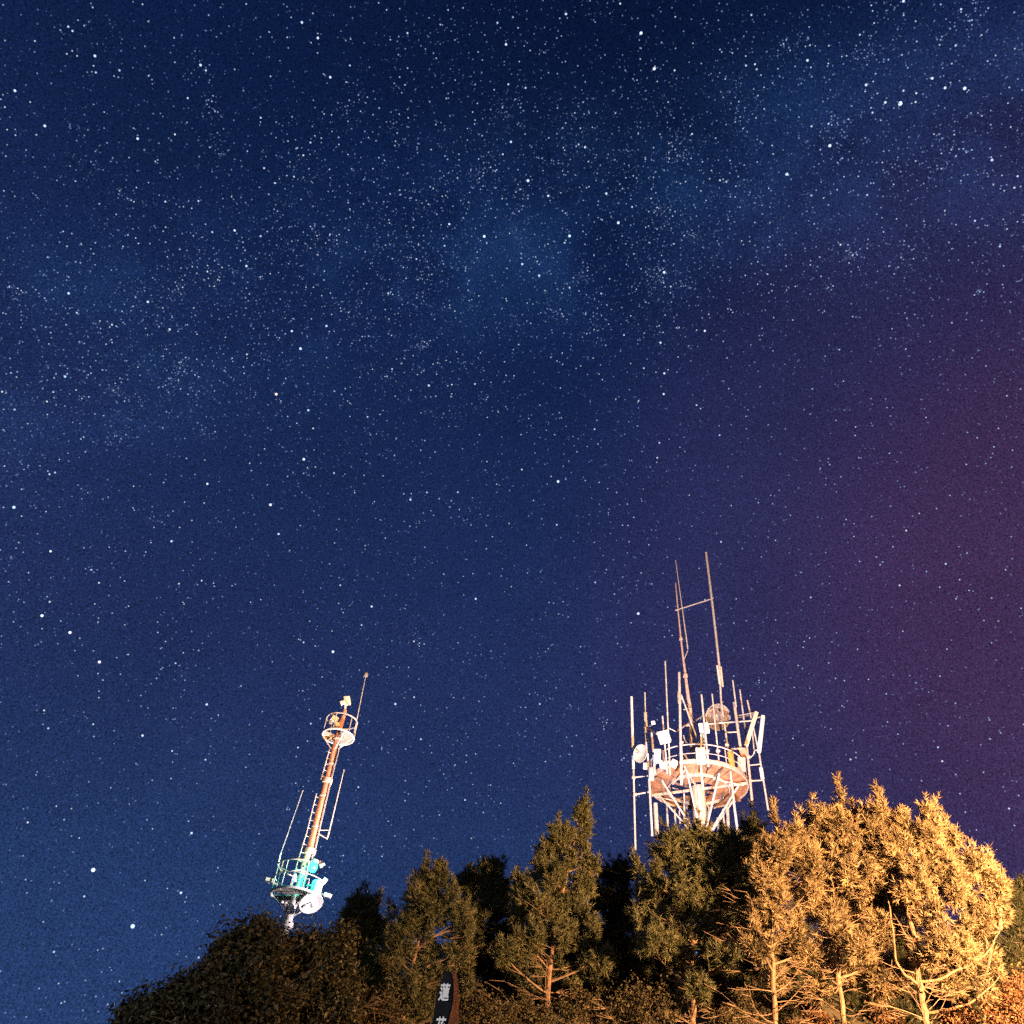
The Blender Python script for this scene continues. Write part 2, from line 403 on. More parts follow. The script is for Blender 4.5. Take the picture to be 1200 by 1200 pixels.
# ------------------------------------------------------------------ lamps of the place (outside the frame): posts with their own light
def aim(o, d): o.rotation_euler = Vector(d).to_track_quat('-Z', 'Y').to_euler()
def spot(name, parent, pos, target, power, colr, size, blend=0.6, rad=0.12):
    l = bpy.data.lights.new(name, 'SPOT'); l.energy = power; l.color = colr; l.spot_size = math.radians(size); l.spot_blend = 1.0; l.shadow_soft_size = rad
    o = bpy.data.objects.new(name, l); col.objects.link(o); o.parent = parent
    o.location = Vector(pos) - Vector(parent['origin']); aim(o, Vector(target) - Vector(pos))
def lamp_post(x, y, h, target, power, colr, size, label, arm=1.2):
    z0 = ground_z(x, y)
    t = root('street_lamp', (x, y, z0)); tag(t, label, 'street lamp')
    to = (Vector(target) - Vector((x, y, z0 + h))); hd = Vector((to.x, to.y, 0)).normalized()
    MB().lathe((x, y, z0 - 0.05), (0, 0, 1), [(0.0, 0), (0.20, 0), (0.20, 0.10), (0.14, 0.14), (0.14, 0.5), (0.10, 0.55), (0.0, 0.55)], 16).build('base', M_lamp_pole, t)
    MB().tube([(x, y, z0 + 0.3), (x, y, z0 + h * 0.6), (x, y, z0 + h)], [0.085, 0.07, 0.05], 12).build('pole', M_lamp_pole, t)
    top = Vector((x, y, z0 + h))
    e = top + hd * arm + Vector((0, 0, 0.25))
    MB().tube([top - Vector((0, 0, 0.05)), top + hd * arm * 0.4 + Vector((0, 0, 0.2)), e], 0.032, 8).build('arm', M_lamp_pole, t)
    d = (Vector(target) - e).normalized()
    sx = d.cross(Vector((0, 0, 1))).normalized(); uy = sx.cross(d)
    MB().box(e, sx * 0.19, uy * 0.15, d * 0.09, 0.2).build('housing', M_grey, t)
    m = mat('lamp glass ' + label[:12], (0.8, 0.8, 0.8), 0.2, emit=colr, estr=power / 60)
    MB().box(e + d * 0.10, sx * 0.15, uy * 0.115, d * 0.008).build('lens', m, t)
    spot('lamp_light', t, e + d * 0.13, target, power, colr, size)
def flood(pos, target, power, colr, size, label):
    x, y, _ = pos; z0 = ground_z(x, y)
    t = root('floodlight', (x, y, z0)); tag(t, label, 'floodlight')
    p = Vector((x, y, z0 + 0.75)); d = (Vector(target) - p).normalized(); sx = d.cross(Vector((0, 0, 1))).normalized(); uy = sx.cross(d)
    MB().box((x, y, z0 + 0.03), (0.2, 0, 0), (0, 0.2, 0), (0, 0, 0.10)).build('base', M_concrete, t)
    MB().tube([p - sx * 0.30 - Vector((0, 0, 0.0)), p - sx * 0.30 - Vector((0, 0, 0.45)), (x, y, z0 + 0.2), (x, y, z0 + 0.08)], 0.025, 8).tube([p + sx * 0.30, p + sx * 0.30 - Vector((0, 0, 0.45)), (x, y, z0 + 0.2)], 0.025, 8).build('yoke', M_lamp_pole, t)
    MB().box(p, sx * 0.28, uy * 0.20, d * 0.10, 0.2).build('housing', M_grey, t)
    m = mat('flood glass ' + label[-10:], (0.8, 0.8, 0.8), 0.2, emit=colr, estr=power / 60)
    MB().box(p + d * 0.11, sx * 0.23, uy * 0.155, d * 0.008).build('lens', m, t)
    spot('flood_light', t, p + d * 0.14, target, power, colr, size)
SODIUM = (1.0, 0.53, 0.20)
lamp_post(11.0, 4.6, 5.6, (11.6, 16, 8.2), 10000, SODIUM, 146, 'grey street lamp with an orange sodium head lighting the pines', 1.0)
lamp_post(-6.5, -3.0, 5.0, at(420, 1180, 12), 210, (1.0, 0.95, 0.88), 70, 'grey street lamp with a white head behind the viewpoint', 1.0)

# ------------------------------------------------------------------ antenna tower on the right
TY = 41.0
tc0 = at(818, 923, TY)                       # centre of the platform's underside
def vpos(x, y): return Vector((x, y, ground_z(x, y)))
T = root('antenna_tower', vpos(tc0.x, TY))
tag(T, 'tall steel antenna tower with a round rusty platform crowded with whips, panels and dishes', 'antenna tower')
PR = 57.5 * mpp(tc0)                         # platform radius
PX = mpp(tc0)
zP = tc0.z
UP = Vector((0, 0, 1))
def circ(r, a, z): return Vector((tc0.x + r * math.cos(a), TY + r * math.sin(a), z))
# shaft
MB().tube([vpos(tc0.x, TY) - UP * 0.2, tc0 - UP * 3.2, tc0 + UP * 0.02], [0.62, 0.40, 0.34], 20).build('shaft', M_pinksteel, T)
MB().lathe(tc0 - UP * 2.75, UP, [(0.40, 0), (0.56, 0.02), (0.56, 0.14), (0.40, 0.16)], 20).build('flange', M_pinksteel, T)
# floor plates, one part per sector, one sector left open for the hatch
NS = 12
for i in range(NS):
    a0 = 2 * math.pi * i / NS + 0.02; a1 = 2 * math.pi * (i + 1) / NS - 0.02
    ac = (a0 + a1) / 2
    hatch = i in (5, 6, 4)                   # far left, next to the shaft
    for (r0, r1, nm) in ((0.34, 0.62, 'floor_plate'), (0.63, 0.985, 'floor_plate')):
        if hatch and r0 < 0.5: continue
        zz = zP + random.uniform(-0.02, 0.02)
        k = 3; vs = []; fs = []
        for j in range(k + 1):
            a = a0 + (a1 - a0) * j / k
            for r in (r0, r1):
                for h in (0, 0.045): vs.append(circ(PR * r, a, zz + h + (r - 0.7) * 0.42))
        for j in range(k):
            q = j * 4; w = q + 4
            fs += [(q, q + 2, w + 2, w), (q + 1, w + 1, w + 3, q + 3), (q + 2, q + 3, w + 3, w + 2), (q, w, w + 1, q + 1)]
        fs += [(0, 1, 3, 2), (k * 4, k * 4 + 2, k * 4 + 3, k * 4 + 1)]
        MB().add(vs, fs).build(nm, M_rust, T, smooth=False)
# rim and inner rings, radial joists, diagonal struts
def ring(r, z, rad, n=48, a0=0, a1=2 * math.pi): return [circ(r, a0 + (a1 - a0) * i / n, z) for i in range(n + 1)]
def band(r, z0, z1, th, name, m):
    vs = []; fs = []; n = 48
    for i in range(n):
        a = 2 * math.pi * i / n
        vs += [circ(r, a, z0), circ(r, a, z1), circ(r - th, a, z0), circ(r - th, a, z1)]
    for i in range(n):
        q = 4 * i; w = 4 * ((i + 1) % n)
        fs += [(q, w, w + 1, q + 1), (q + 2, q + 3, w + 3, w + 2), (q, q + 2, w + 2, w), (q + 1, w + 1, w + 3, q + 3)]
    MB().add(vs, fs).build(name, m, T)
band(PR * 1.0, zP + 0.02, zP + 0.24, 0.05, 'rim_channel', M_pinksteel)
band(PR * 0.63, zP - 0.20, zP - 0.05, 0.05, 'ring_beam', M_pinksteel)
for i in range(8):
    a = 2 * math.pi * (i + 0.35) / 8
    d = Vector((math.cos(a), math.sin(a), 0)); s_ = Vector((-d.y, d.x, 0))
    MB().box(circ(PR * 0.55, a, zP - 0.10), d * PR * 0.43, s_ * 0.035, UP * 0.065).build('joist', M_pinksteel if i % 2 else M_rustdark, T)
    MB().tube([circ(0.30, a, zP - 2.7), circ(PR * 0.82, a, zP - 0.16)], 0.048, 8).build('strut', M_steel, T)
for i in (0, 2, 4, 6):
    a = 2 * math.pi * (i + 0.35) / 8; a2 = a + 2 * math.pi / 8
    MB().tube([circ(PR * 0.58, a, zP - 0.2), circ(PR * 0.92, a2, zP - 0.2)], 0.032, 6).build('cross_brace', M_steel, T)
# railing
rl = MB().tube(ring(PR * 0.985, zP + 1.12, 0.03), 0.032, 8, False).build('railing', M_steel, T)
MB().tube(ring(PR * 0.985, zP + 0.60, 0.03), 0.02, 6, False).build('mid_rail', M_steel, rl)
for i in range(14):
    a = 2 * math.pi * (i + 0.3) / 14
    MB().tube([circ(PR * 0.985, a, zP + 0.1), circ(PR * 0.985, a, zP + 1.12)], 0.026, 6).build('post', M_pinksteel, rl)

def z1(x, y): return (720 + x / 6, 640 + y / 6)
def z2(x, y): return (720 + x / 6, 800 + y / 6)
def zr(x, y): return (820 + x / 12, 800 + y / 12)
def side(px, where):
    """depth of something fixed to the rim, on its near or far side"""
    dx = (px - 818) * PX / (PR * 1.03)
    s = math.sqrt(max(0.02, 1 - dx * dx)) * PR * 1.03
    return TY - s if where == 'n' else TY + s if where == 'f' else TY + where
def seg(name, a, b, th, where, m=M_steel, parent=T, n=8, th2=None):
    th *= 1.12; th2 = th2 and th2 * 1.12
    Y = side(b[0], where)
    A, B = at(*a, Y), at(*b, Y)
    return MB().tube([A, A.lerp(B, 0.5), B], [th * PX / 2, (th + (th2 or th)) * PX / 4, (th2 or th) * PX / 2], n).build(name, m, parent)
def bracket(a, b, th, ya, yb, m=M_steel, parent=T, name='bracket'):
    return MB().tube([at(*a, side(a[0], ya)), at(*b, side(b[0], yb))], th * PX / 2, 6).build(name, m, parent)
# stand-off pole at far left
p = seg('whip_antenna', z2(134, 600), z2(148, 1175), 1.9, -0.6)
seg('radome', z2(120, 100), z2(134, 605), 2.9, -0.6, M_white, p)
bracket(z2(132, 667), z2(236, 655), 1.4, -0.6, -0.5); bracket(z2(142, 787), z2(246, 768), 1.8, -0.6, -0.5)
p = seg('whip_antenna', z2(234, 500), z2(266, 1078), 2.2, 'n')
seg('radome', z2(218, 210), z2(236, 600), 3.4, 'n', M_white, p); seg('whip', z2(214, 70), z2(219, 215), 1.7, 'n', M_steel, p)
seg('whip_antenna', z1(357, 810), z2(392, 650), 1.6, 'n')
seg('whip_antenna', z2(338, 235), z2(372, 640), 1.7, 'n')
seg('pole', z2(262, 355), z2(285, 640), 2.4, 'n', M_steel)
seg('whip_antenna', z1(455, 890), z2(472, 715), 2.7, 'n')
MB().lathe(at(*z2(455, 95), side(798, 'n')), UP, [(0.0, -0.5), (0.09, -0.45), (0.11, 0), (0.07, 0.3), (0, 0.34)], 12).build('clamp', M_pinksteel, T)
seg('whip_antenna', z1(612, 1045), z2(662, 590), 2.1, 'n')
p = seg('whip_antenna', z2(640, 350), z2(664, 592), 1.8, 'n', M_steel) if False else None
seg('whip_antenna', z1(687, 1040), z2(738, 585), 1.5, 'n')
seg('pole', z2(598, 470), z2(622, 745), 2.2, -PR - 0.35, M_cream)
# main stack in the middle and its side whip
ms = at(*z2(552, 640), TY - 0.5)
pts = [z1(430, 262), z1(447, 450), z1(466, 640), z1(482, 780), z1(500, 910), z1(515, 1040), z2(533, 190), z2(553, 640)]
pw = [at(*q, TY - 0.5) for q in pts]
mst = MB().tube(pw, [x * PX for x in (0.75, 1.0, 1.2, 1.4, 1.8, 2.3, 2.5, 2.5)], 12).build('mast', M_pinksteel, T)
for q, r_ in ((z1(468, 652), 0.11), (z1(499, 912), 0.14), (z2(543, 290), 0.17)):
    MB().lathe(at(*q, TY - 0.5), UP, [(0, -0.09), (r_, -0.08), (r_, 0.08), (0, 0.09)], 12).build('collar', M_pinksteel, mst)
p = seg('whip_antenna', z1(430, 100), z1(516, 722), 0.9, -0.62, th2=1.7)
bracket(z1(515, 735), z1(487, 805), 1.0, -0.62, -0.5)
# right mast, long
p = MB().tube([at(*q, TY - 0.5) for q in (z1(644, 45), z1(690, 420), z1(738, 845), z2(750, 130), z2(800, 480), z2(828, 700))], [x * PX for x in (1.7, 1.65, 1.6, 1.2, 1.3, 1.3)], 10).build('mast', M_steel, T)
seg('radome', z1(722, 842), z1(740, 965), 2.2, -0.62, M_white, p); seg('radome', z1(748, 850), z1(762, 985), 2.2, -0.45, M_cream, p)
seg('pole', z2(800, 480), z2(840, 830), 2.0, 'n', M_steel)
seg('pole', z2(838, 830), z2(866, 1040), 2.4, 'n', M_steel)
bracket(z1(428, 452), z1(696, 366), 1.6, -0.55, -0.52, M_steel, T, 'crossbar')
# right-hand group
p = seg('whip_antenna', z1(832, 945), z2(856, 170), 1.7, 'n'); seg('sleeve', z2(842, 140), z2(888, 470), 3.0, 'n', M_pinksteel, p)
seg('whip_antenna', z1(882, 1010), z2(935, 440), 1.8, 0.5)
p = seg('whip_antenna', z1(935, 1085), z2(1022, 520), 1.8, -0.2); seg('pole', z2(1020, 515), z2(1082, 896), 1.9, -0.2, M_steel, p); seg('sleeve', z2(1030, 600), z2(1042, 675), 4.0, -0.2, M_white, p)
seg('pole', z2(930, 445), z2(968, 826), 2.6, -0.3, M_pinksteel)
seg('pole', z2(968, 330), z2(985, 500), 1.4, 0.1, M_steel)
bracket(z2(938, 582), z2(1030, 572), 1.6, -0.3, -0.2); bracket(z2(945, 692), z2(1050, 685), 1.8, -0.3, -0.2)
bracket(z2(490, 302), z2(965, 268), 1.9, -0.9, -0.9, M_steel, T, 'crossbar')
bracket(z2(868, 232), z2(1000, 208), 0.9, -0.6, -0.4); bracket(z2(868, 246), z2(990, 222), 0.8, -0.6, -0.4)
bracket(z2(785, 350), z2(866, 346), 1.5, -1.5, -1.5)
bracket(z2(820, 466), z2(905, 462), 2.0, -1.6, -1.6, M_pinksteel)
def panel(a, b, w, Y, m, name='panel_antenna', dep=0.06):
    A, B = at(*a, Y), at(*b, Y); c = (A + B) / 2; az = (A - B) / 2
    vd = (c - CAM).normalized(); ax = az.cross(vd).normalized() * (w * PX / 2); ay = ax.cross(az).normalized() * dep
    o = MB().box(c, ax, ay, az, 0.25).build(name, m, T)
    return o
pn = panel(z2(1000, 205), z2(925, 445), 5.0, TY - 0.5, M_cream)
bracket(z2(980, 255), z2(1025, 240), 1.5, -0.4, -0.2)
pn = panel(z2(1046, 230), z2(1016, 492), 4.8, TY - 0.25, M_white)
# cable loop on the right
lp = [z2(1005, 470), z2(985, 480), z2(975, 510), z2(955, 528), z2(940, 535)]
MB().tube([at(*q, TY - 0.3) for q in lp], 0.022, 6).build('cable', M_white, T)
lp = [z2(486, 370), z2(495, 405), z2(515, 430), z2(545, 445)]
MB().tube([at(*q, TY - 1.0) for q in lp], 0.025, 6).build('cable', M_steel, T)
# diagonals beside the main mast
bracket(z2(470, 85), z2(600, 445), 2.0, -1.4, -1.4, M_steel, T, 'brace'); bracket(z2(455, 70), z2(548, 270), 1.6, -1.6, -0.6, M_steel, T, 'brace')
bracket(z2(490, 190), z2(540, 172), 1.3, -1.5, -0.6); bracket(z2(490, 500), z2(540, 580), 2.0, -1.7, -1.7, M_pinksteel, T, 'brace')
bracket(z2(380, 318), z2(440, 348), 1.2, -1.8, -1.8); bracket(z2(440, 340), z2(545, 270), 2.0, -1.8, -0.6, M_pinksteel, T)
# grid dish: rim, wire mesh, feed
dc = at(*z2(735, 245), TY + 0.4)
toC = (CAM - dc).normalized()
dn = (toC + Vector((-0.45, 0, 0.15))).normalized()
dr = 97 / 6 * PX
da = dn.orthogonal().normalized()
rightv = UP.cross(dn).normalized(); upv = dn.cross(rightv)
gd = MB().tube([dc + (rightv * math.cos(t) + upv * math.sin(t)) * dr + dn * 0.16 for t in [2 * math.pi * i / 40 for i in range(41)]], 0.032, 8, False).build('grid_dish', M_steel, T)
wires = MB()
for i in range(-15, 16):
    u = i / 16 * dr; hw = math.sqrt(dr * dr - u * u)
    line = []
    for k in range(9):
        w = -hw + 2 * hw * k / 8
        line.append(dc + rightv * u + upv * w + dn * 0.16 * ((u * u + w * w) / dr ** 2))
    wires.tube(line, 0.014, 4, False)
for i in range(-7, 8):
    u = i / 8 * dr; hw = math.sqrt(dr * dr - u * u)
    wires.tube([dc + upv * u + rightv * (-hw + 2 * hw * k / 8) + dn * 0.16 * ((u * u + (-hw + 2 * hw * k / 8) ** 2) / dr ** 2) for k in range(9)], 0.014, 4, False)
o = wires.build('wire_mesh', M_grid, gd); o['kind'] = 'stuff'
MB().tube([dc + dn * 0.02, dc + dn * 0.45], 0.03, 8).box(dc + dn * 0.5, rightv * 0.13, upv * 0.09, dn * 0.05).build('feed', M_white, gd)
apex = at(*z2(548, 283), TY - 0.9)
for q in (z2(765, 135), z2(660, 342)):
    MB().tube([at(*q, TY + 0.1), apex], 0.03, 6).build('stay', M_steel, gd)
# solid dishes
def dish(px_, rx, n, Y, m, name='dish_antenna', par=T, k=PX):
    c = at(*px_, Y); r = rx * k
    prof = [(0.0, 0.0)] + [(r * i / 6, 0.22 * r * (i / 6) ** 2) for i in range(1, 7)] + [(r * 1.03, 0.20 * r), (r * 0.98, 0.16 * r), (0.3 * r, -0.10 * r), (0.0, -0.12 * r)]
    o = MB().lathe(c, n, prof, 28).build(name, m, par)
    n = Vector(n).normalized()
    MB().tube([c + n * 0.01, c + n * r * 0.5], 0.04 * r + 0.008, 8).lathe(c + n * r * 0.5, n, [(0, -0.02), (0.12 * r, -0.02), (0.12 * r, 0.05), (0, 0.05)], 10).build('feed', M_grey, o)
    return o
c = at(*z2(190, 500), TY - 1.4)
dish(z2(190, 500), 62 / 6, (CAM - c).normalized() + Vector((-0.95, 0, 0.25)), TY - 1.4, M_dish)
bracket(z2(200, 500), z2(236, 495), 2.0, -1.25, 'n')
# boxes and radio units
def unit(px_, w, h, Y, m, name, tilt=0.0, yaw=0.0, dep=None):
    c = at(*px_, Y); k = mpp(c)
    vd = Vector((c.x, c.y, 0)).normalized()
    rv = Vector((vd.y, -vd.x, 0)); rv = (rv * math.cos(tilt) + UP * math.sin(tilt)); uv = rv.cross(vd) * -1
    uv = vd.cross(rv) * -1 if uv.z < 0 else uv
    if yaw: rv = (rv * math.cos(yaw) + vd * math.sin(yaw)); vd = uv.cross(rv)
    return MB().box(c, rv * w * k / 2, vd * (dep or w * k * 0.25), uv * h * k / 2, 0.1)
unit(z2(348, 383), 13.5, 14.0, TY - 2.4, M_white, '', 0.24).build('panel_antenna', M_white, T)
unit(z2(630, 320), 11.5, 12.0, TY - 2.2, M_white, '', 0.1).build('panel_antenna', M_white, T)
seg('pole', z2(610, 365), z2(612, 470), 2.2, -2.2, M_cream); seg('pole', z2(628, 365), z2(632, 470), 2.2, -2.2, M_cream)
jb = unit(z2(607, 515), 10.5, 19.5, TY - PR - 0.12, M_cream, '', 0.0).build('junction_box', M_cream, T)
for q in (z2(597, 482), z2(598, 540)):
    unit(q, 1.5, 2.0, TY - PR - 0.30, M_rustdark, '').build('gland', M_rustdark, jb)
unit(z2(272, 282), 4.5, 4.0, TY - 2.3, M_white, '', 0.2).build('camera_unit', M_white, T)
bracket(z2(275, 290), z2(225, 318), 1.2, -2.25, 'n', M_pinksteel); bracket(z2(225, 318), z2(300, 360), 2.2, 'n', -2.3, M_pinksteel)
unit(z2(303, 520), 7.5, 15, TY - 2.2, M_white, '', -0.05).build('radio_unit', M_white, T)
unit(z2(298, 478), 10, 2.2, TY - 2.22, M_black, '', 0.0).build('radio_cap', M_grey, T)
unit(z2(338, 575), 7, 9, TY - 2.1, M_white, '', 0.1).build('radio_unit', M_white, T)
unit(z2(345, 520), 2.2, 14, TY - 2.3, M_black, '').build('bracket', M_rustdark, T)
unit(z2(420, 570), 8, 9, TY - 2.0, M_cream, '', -0.5).build('radio_unit', M_cream, T)
unit(z2(216, 587), 4.5, 7.5, TY - 1.5, M_white, '').build('radio_unit', M_white, T)
c = at(*z2(258, 640), TY - 1.6); MB().lathe(c, UP, [(0, -0.32), (0.15, -0.32), (0.16, 0.26), (0.13, 0.30), (0, 0.30)], 16).build('filter_drum', M_dish, T)
unit(z2(895, 575), 9, 17, TY - 1.7, M_pinksteel, '', -0.1).build('radio_unit', M_pinksteel, T)
unit(z2(905, 490), 8, 9, TY - 1.5, M_pinksteel, '', 0.2).build('radio_unit', M_orangepole, T)
cc = at(*z2(822, 545), TY - 2.25)
coil = [cc + UP * (-0.45 + 0.9 * i / 90) + Vector((0.14 * math.cos(i * 0.75), 0.10 * math.sin(i * 0.75), 0)) for i in range(91)]
MB().tube(coil, 0.03, 5).build('cable_coil', M_brass, T)
for a_, b_, th_, wh in ((z2(288, 850), z2(300, 1070), 4.6, 'f'), (z2(368, 860), z2(376, 1010), 2.0, 'f'), (z2(424, 890), z2(430, 1000), 2.0, 'f'), (z2(456, 900), z2(462, 990), 1.3, 0.8), (z2(490, 780), z2(492, 980), 1.8, 0.9), (z2(762, 890), z2(776, 1040), 2.0, 'f'), (z2(795, 875), z2(803, 1065), 3.4, 'f'), (z2(722, 950), z2(736, 1100), 1.8, 'f')):
    seg('hanging_pole', a_, b_, th_, wh, M_steel)
for q, yy in ((z2(236, 480), 'n'), (z2(470, 420), 'n'), (z2(470, 560), 'n'), (z2(652, 480), 'n'), (z2(728, 480), 'n'), (z2(790, 440), 'n'), (z2(385, 560), 'n'), (z2(940, 520), -0.3), (z2(955, 690), -0.3), (z2(136, 667), -0.6), (z2(146, 787), -0.6)):
    p_ = at(*q, side(q[0], yy)); MB().box(p_, (0.10, 0, 0), (0, 0.09, 0), (0, 0, 0.05)).build('clamp', M_pinksteel, T)
for a_, b_, yy in ((z2(225, 600), z2(300, 660), 'n'), (z2(470, 350), z2(520, 560), -1.5), (z2(620, 560), z2(690, 575), 'n'), (z2(870, 430), z2(900, 600), -1.5), (z2(540, 300), z2(590, 560), -1.2)):
    A_, B_ = at(*a_, side(a_[0], yy)), at(*b_, side(b_[0], yy)); m_ = (A_ + B_) / 2 - UP * 0.35
    MB().tube([A_, A_.lerp(m_, .6), m_, B_.lerp(m_, .5), B_], 0.02, 5).build('feeder_cable', M_black, T)
# climbing cable tray down the shaft
MB().tube([tc0 + Vector((-0.12, -0.42, -0.1)), tc0 + Vector((-0.12, -0.46, -3.2)), Vector((tc0.x - 0.12, TY - 0.66, ground_z(tc0.x, TY)))], 0.05, 6).build('cable', M_white, T)

# ------------------------------------------------------------------ slender mast on the left
LY = 32.0
def z3(x, y): return (300 + x / 7.5, 770 + y / 7.5)
def z4(x, y): return (290 + x / 7.5, 930 + y / 7.5)
pole_px = [z3(782, 470), z3(735, 640), z3(690, 815), z3(628, 1085), z4(600, 300), z4(552, 505), z4(505, 640), z4(440, 880), z4(398, 980), z4(350, 1150)]
b0 = at(*pole_px[-1], LY)
LT = root('beacon_mast', vpos(b0.x - 0.15, LY))
tag(LT, 'slender orange and pale lattice-free mast with ladder, ringed crow\'s nest and green lamp', 'mast')
LT['label'] = 'slender orange and white pole mast with ladder, round lookout ring and green lamp'
LP = mpp(at(380, 950, LY))
W = [at(*q, LY) for q in pole_px]
MB().tube(W[0:4], [2.6 * LP, 3.3 * LP, 3.6 * LP, 3.9 * LP], 14).build('upper_pole', M_orangepole, LT)
MB().tube(W[3:6], [4.4 * LP, 4.6 * LP, 4.8 * LP], 14).build('middle_pole', M_orangepole, LT)
MB().tube([W[5], W[6], W[7], W[8], W[9], Vector((W[9].x - 0.12, LY, ground_z(b0.x, LY) - 0.1))], [4.6 * LP, 4.6 * LP, 4.4 * LP, 4.2 * LP, 4.4 * LP, 7 * LP], 14).build('lower_pole', M_paleblue, LT)
axisL = (W[0] - W[6]).normalized()
for i, (k, r_) in enumerate(((3, 6.2), (5, 6.6), (9, 6.4))):
    MB().lathe(W[k], axisL, [(3.5 * LP, -0.16), (r_ * LP, -0.12), (r_ * LP, 0.06), (3.5 * LP, 0.10)], 16).build('flange', M_pinksteel if i < 2 else M_paleblue, LT)
def lring(c, r, n=36): return [Vector(c) + Vector((r * math.cos(2 * math.pi * i / n), r * math.sin(2 * math.pi * i / n), 0)) for i in range(n + 1)]
def annulus(c, r0, r1, th, a0=0, a1=2 * math.pi, n=30):
    vs = []; fs = []
    for i in range(n + 1):
        a = a0 + (a1 - a0) * i / n
        for r in (r0, r1):
            for h in (0, th): vs.append(Vector(c) + Vector((r * math.cos(a), r * math.sin(a), h)))
    for i in range(n):
        q = 4 * i; w = q + 4
        fs += [(q, q + 2, w + 2, w), (q + 1, w + 1, w + 3, q + 3), (q + 2, q + 3, w + 3, w + 2), (q, w, w + 1, q + 1)]
    fs += [(0, 1, 3, 2), (4 * n, 4 * n + 2, 4 * n + 3, 4 * n + 1)]
    return MB().add(vs, fs)
# upper lookout: rail ring, floor in two halves, posts, struts
c_r = at(*z3(756, 562), LY); c_f = at(*z3(722, 700), LY)
c_r = Vector((c_f.x + (c_r.x - c_f.x), LY, c_r.z))
rr = 135 / 7.5 * mpp(c_r); rf = 138 / 7.5 * mpp(c_f)
nest = MB().tube(lring(c_r, rr), 0.028, 8, False).build('rail_ring', M_steel, LT)
fl = MB().tube(lring(c_f, rf), 0.038, 8, False).build('floor_ring', M_white, LT)
annulus(c_f + UP * 0.02, 0.16, rf * 0.97, 0.025, -1.25, 1.75).build('floor_plate', M_rust if False else M_grid, fl)
annulus(c_f + UP * 0.02, 0.16, rf * 0.97, 0.025, 2.0, 3.6).build('floor_plate', M_pinksteel, fl)
for i in range(6):
    a = 2 * math.pi * (i + 0.25) / 6
    d = Vector((math.cos(a), math.sin(a), 0))
    MB().tube([c_f + d * rf, c_r + d * rr], 0.02, 6).build('post', M_steel, nest)
for a in (math.pi, -0.1, -math.pi / 2 + 0.5, math.pi / 2):
    d = Vector((math.cos(a), math.sin(a), 0))
    MB().tube([c_f + d * rf, at(*z3(685, 818), LY) + d * 0.1], 0.024, 6).build('strut', M_white, fl)
    MB().tube([c_f + d * rf, c_f + d * 0.1], 0.02, 6).build('spoke', M_steel, fl)
# top camera and the white gear in the ring
unit(z3(800, 385), 7.5, 11, LY, M_white, '', 0.35).build('camera_head', M_white, LT)
unit(z3(762, 402), 6, 4.5, LY - 0.1, M_white, '', 0.6).build('camera_hood', M_white, LT)
MB().tube([at(*z3(786, 425), LY), at(*z3(781, 475), LY)], 0.05, 8).build('neck', M_white, LT)
unit(z3(690, 545), 8, 7, LY - 0.15, M_white, '', -0.3).build('camera_unit', M_white, LT)
unit(z3(655, 570), 4, 5, LY - 0.1, M_grey, '', 0.3).build('camera_unit', M_grey, LT)
unit(z3(715, 590), 5, 5, LY - 0.1, M_white, '', 0.2).build('camera_unit', M_cream, LT)
unit(z3(662, 716), 4, 3, LY + 0.1, M_white, '', 0.2).build('hatch_lamp', M_white, LT)
def lseg(name, a, b, th, dy=0.0, m=M_steel, parent=LT, th2=None):
    return MB().tube([at(*a, LY + dy), at(*b, LY + dy)], [th * LP / 2, (th2 or th) * LP / 2], 8).build(name, m, parent)
w1 = lseg('whip_antenna', z3(965, 165), z3(862, 665), 0.9, 0.05, M_steel, th2=1.5)
MB().lathe(at(*z3(968, 152), LY + 0.05), axisL, [(0, -0.12), (0.09, -0.10), (0.10, -0.02), (0.05, 0.08), (0.0, 0.14)], 12).build('tip', M_grey, w1)
w1 = lseg('whip_antenna', z3(775, 988), z4(705, 385), 0.9, 0.0, M_steel, th2=1.7)
lseg('bracket', z4(615, 322), z4(716, 322), 1.2, 0, M_steel, w1); lseg('bracket', z4(610, 348), z4(703, 398), 1.4, 0, M_steel, w1)
w1 = lseg('whip_antenna', (355, 926), z4(290, 530), 0.9, -0.3, M_steel, th2=1.5); lseg('sleeve', z4(292, 520), z4(263, 638), 2.4, -0.3, M_white, w1)
lseg('bracket', z4(270, 640), z4(360, 684), 1.2, -0.3, M_steel, w1); lseg('bracket', z4(358, 684), z4(470, 670), 1.2, -0.25, M_steel, w1)
# ladder with rungs
la = [z3(645, 815), z3(572, 1075)], [z4(607, 0), z4(520, 345), z4(440, 605), z4(376, 862)]
for k, rail in enumerate(la):
    ld = MB().tube([at(*q, LY - 0.1) for q in rail], 0.022, 6).build('ladder', M_steel, LT)
    pr = [(W[2], W[3]), (W[3], W[7])][k]
    A = [at(*q, LY - 0.1) for q in rail]; n_ = 5 if k == 0 else 12
    tot = sum((A[i + 1] - A[i]).length for i in range(len(A) - 1))
    for i in range(n_):
        s_ = (i + 0.4) / n_ * tot; q = 0
        while q < len(A) - 2 and s_ > (A[q + 1] - A[q]).length: s_ -= (A[q + 1] - A[q]).length; q += 1
        P = A[q].lerp(A[q + 1], min(1, s_ / (A[q + 1] - A[q]).length))
        # the other end: the pole at the same height
        zs = [w.z for w in W]
        j = next(jj for jj in range(len(W) - 1) if W[jj].z >= P.z >= W[jj + 1].z)
        Q = W[j].lerp(W[j + 1], (W[j].z - P.z) / (W[j].z - W[j + 1].z))
        MB().tube([P, Q - UP * 0.03], 0.017, 5).build('rung', M_steel, ld)
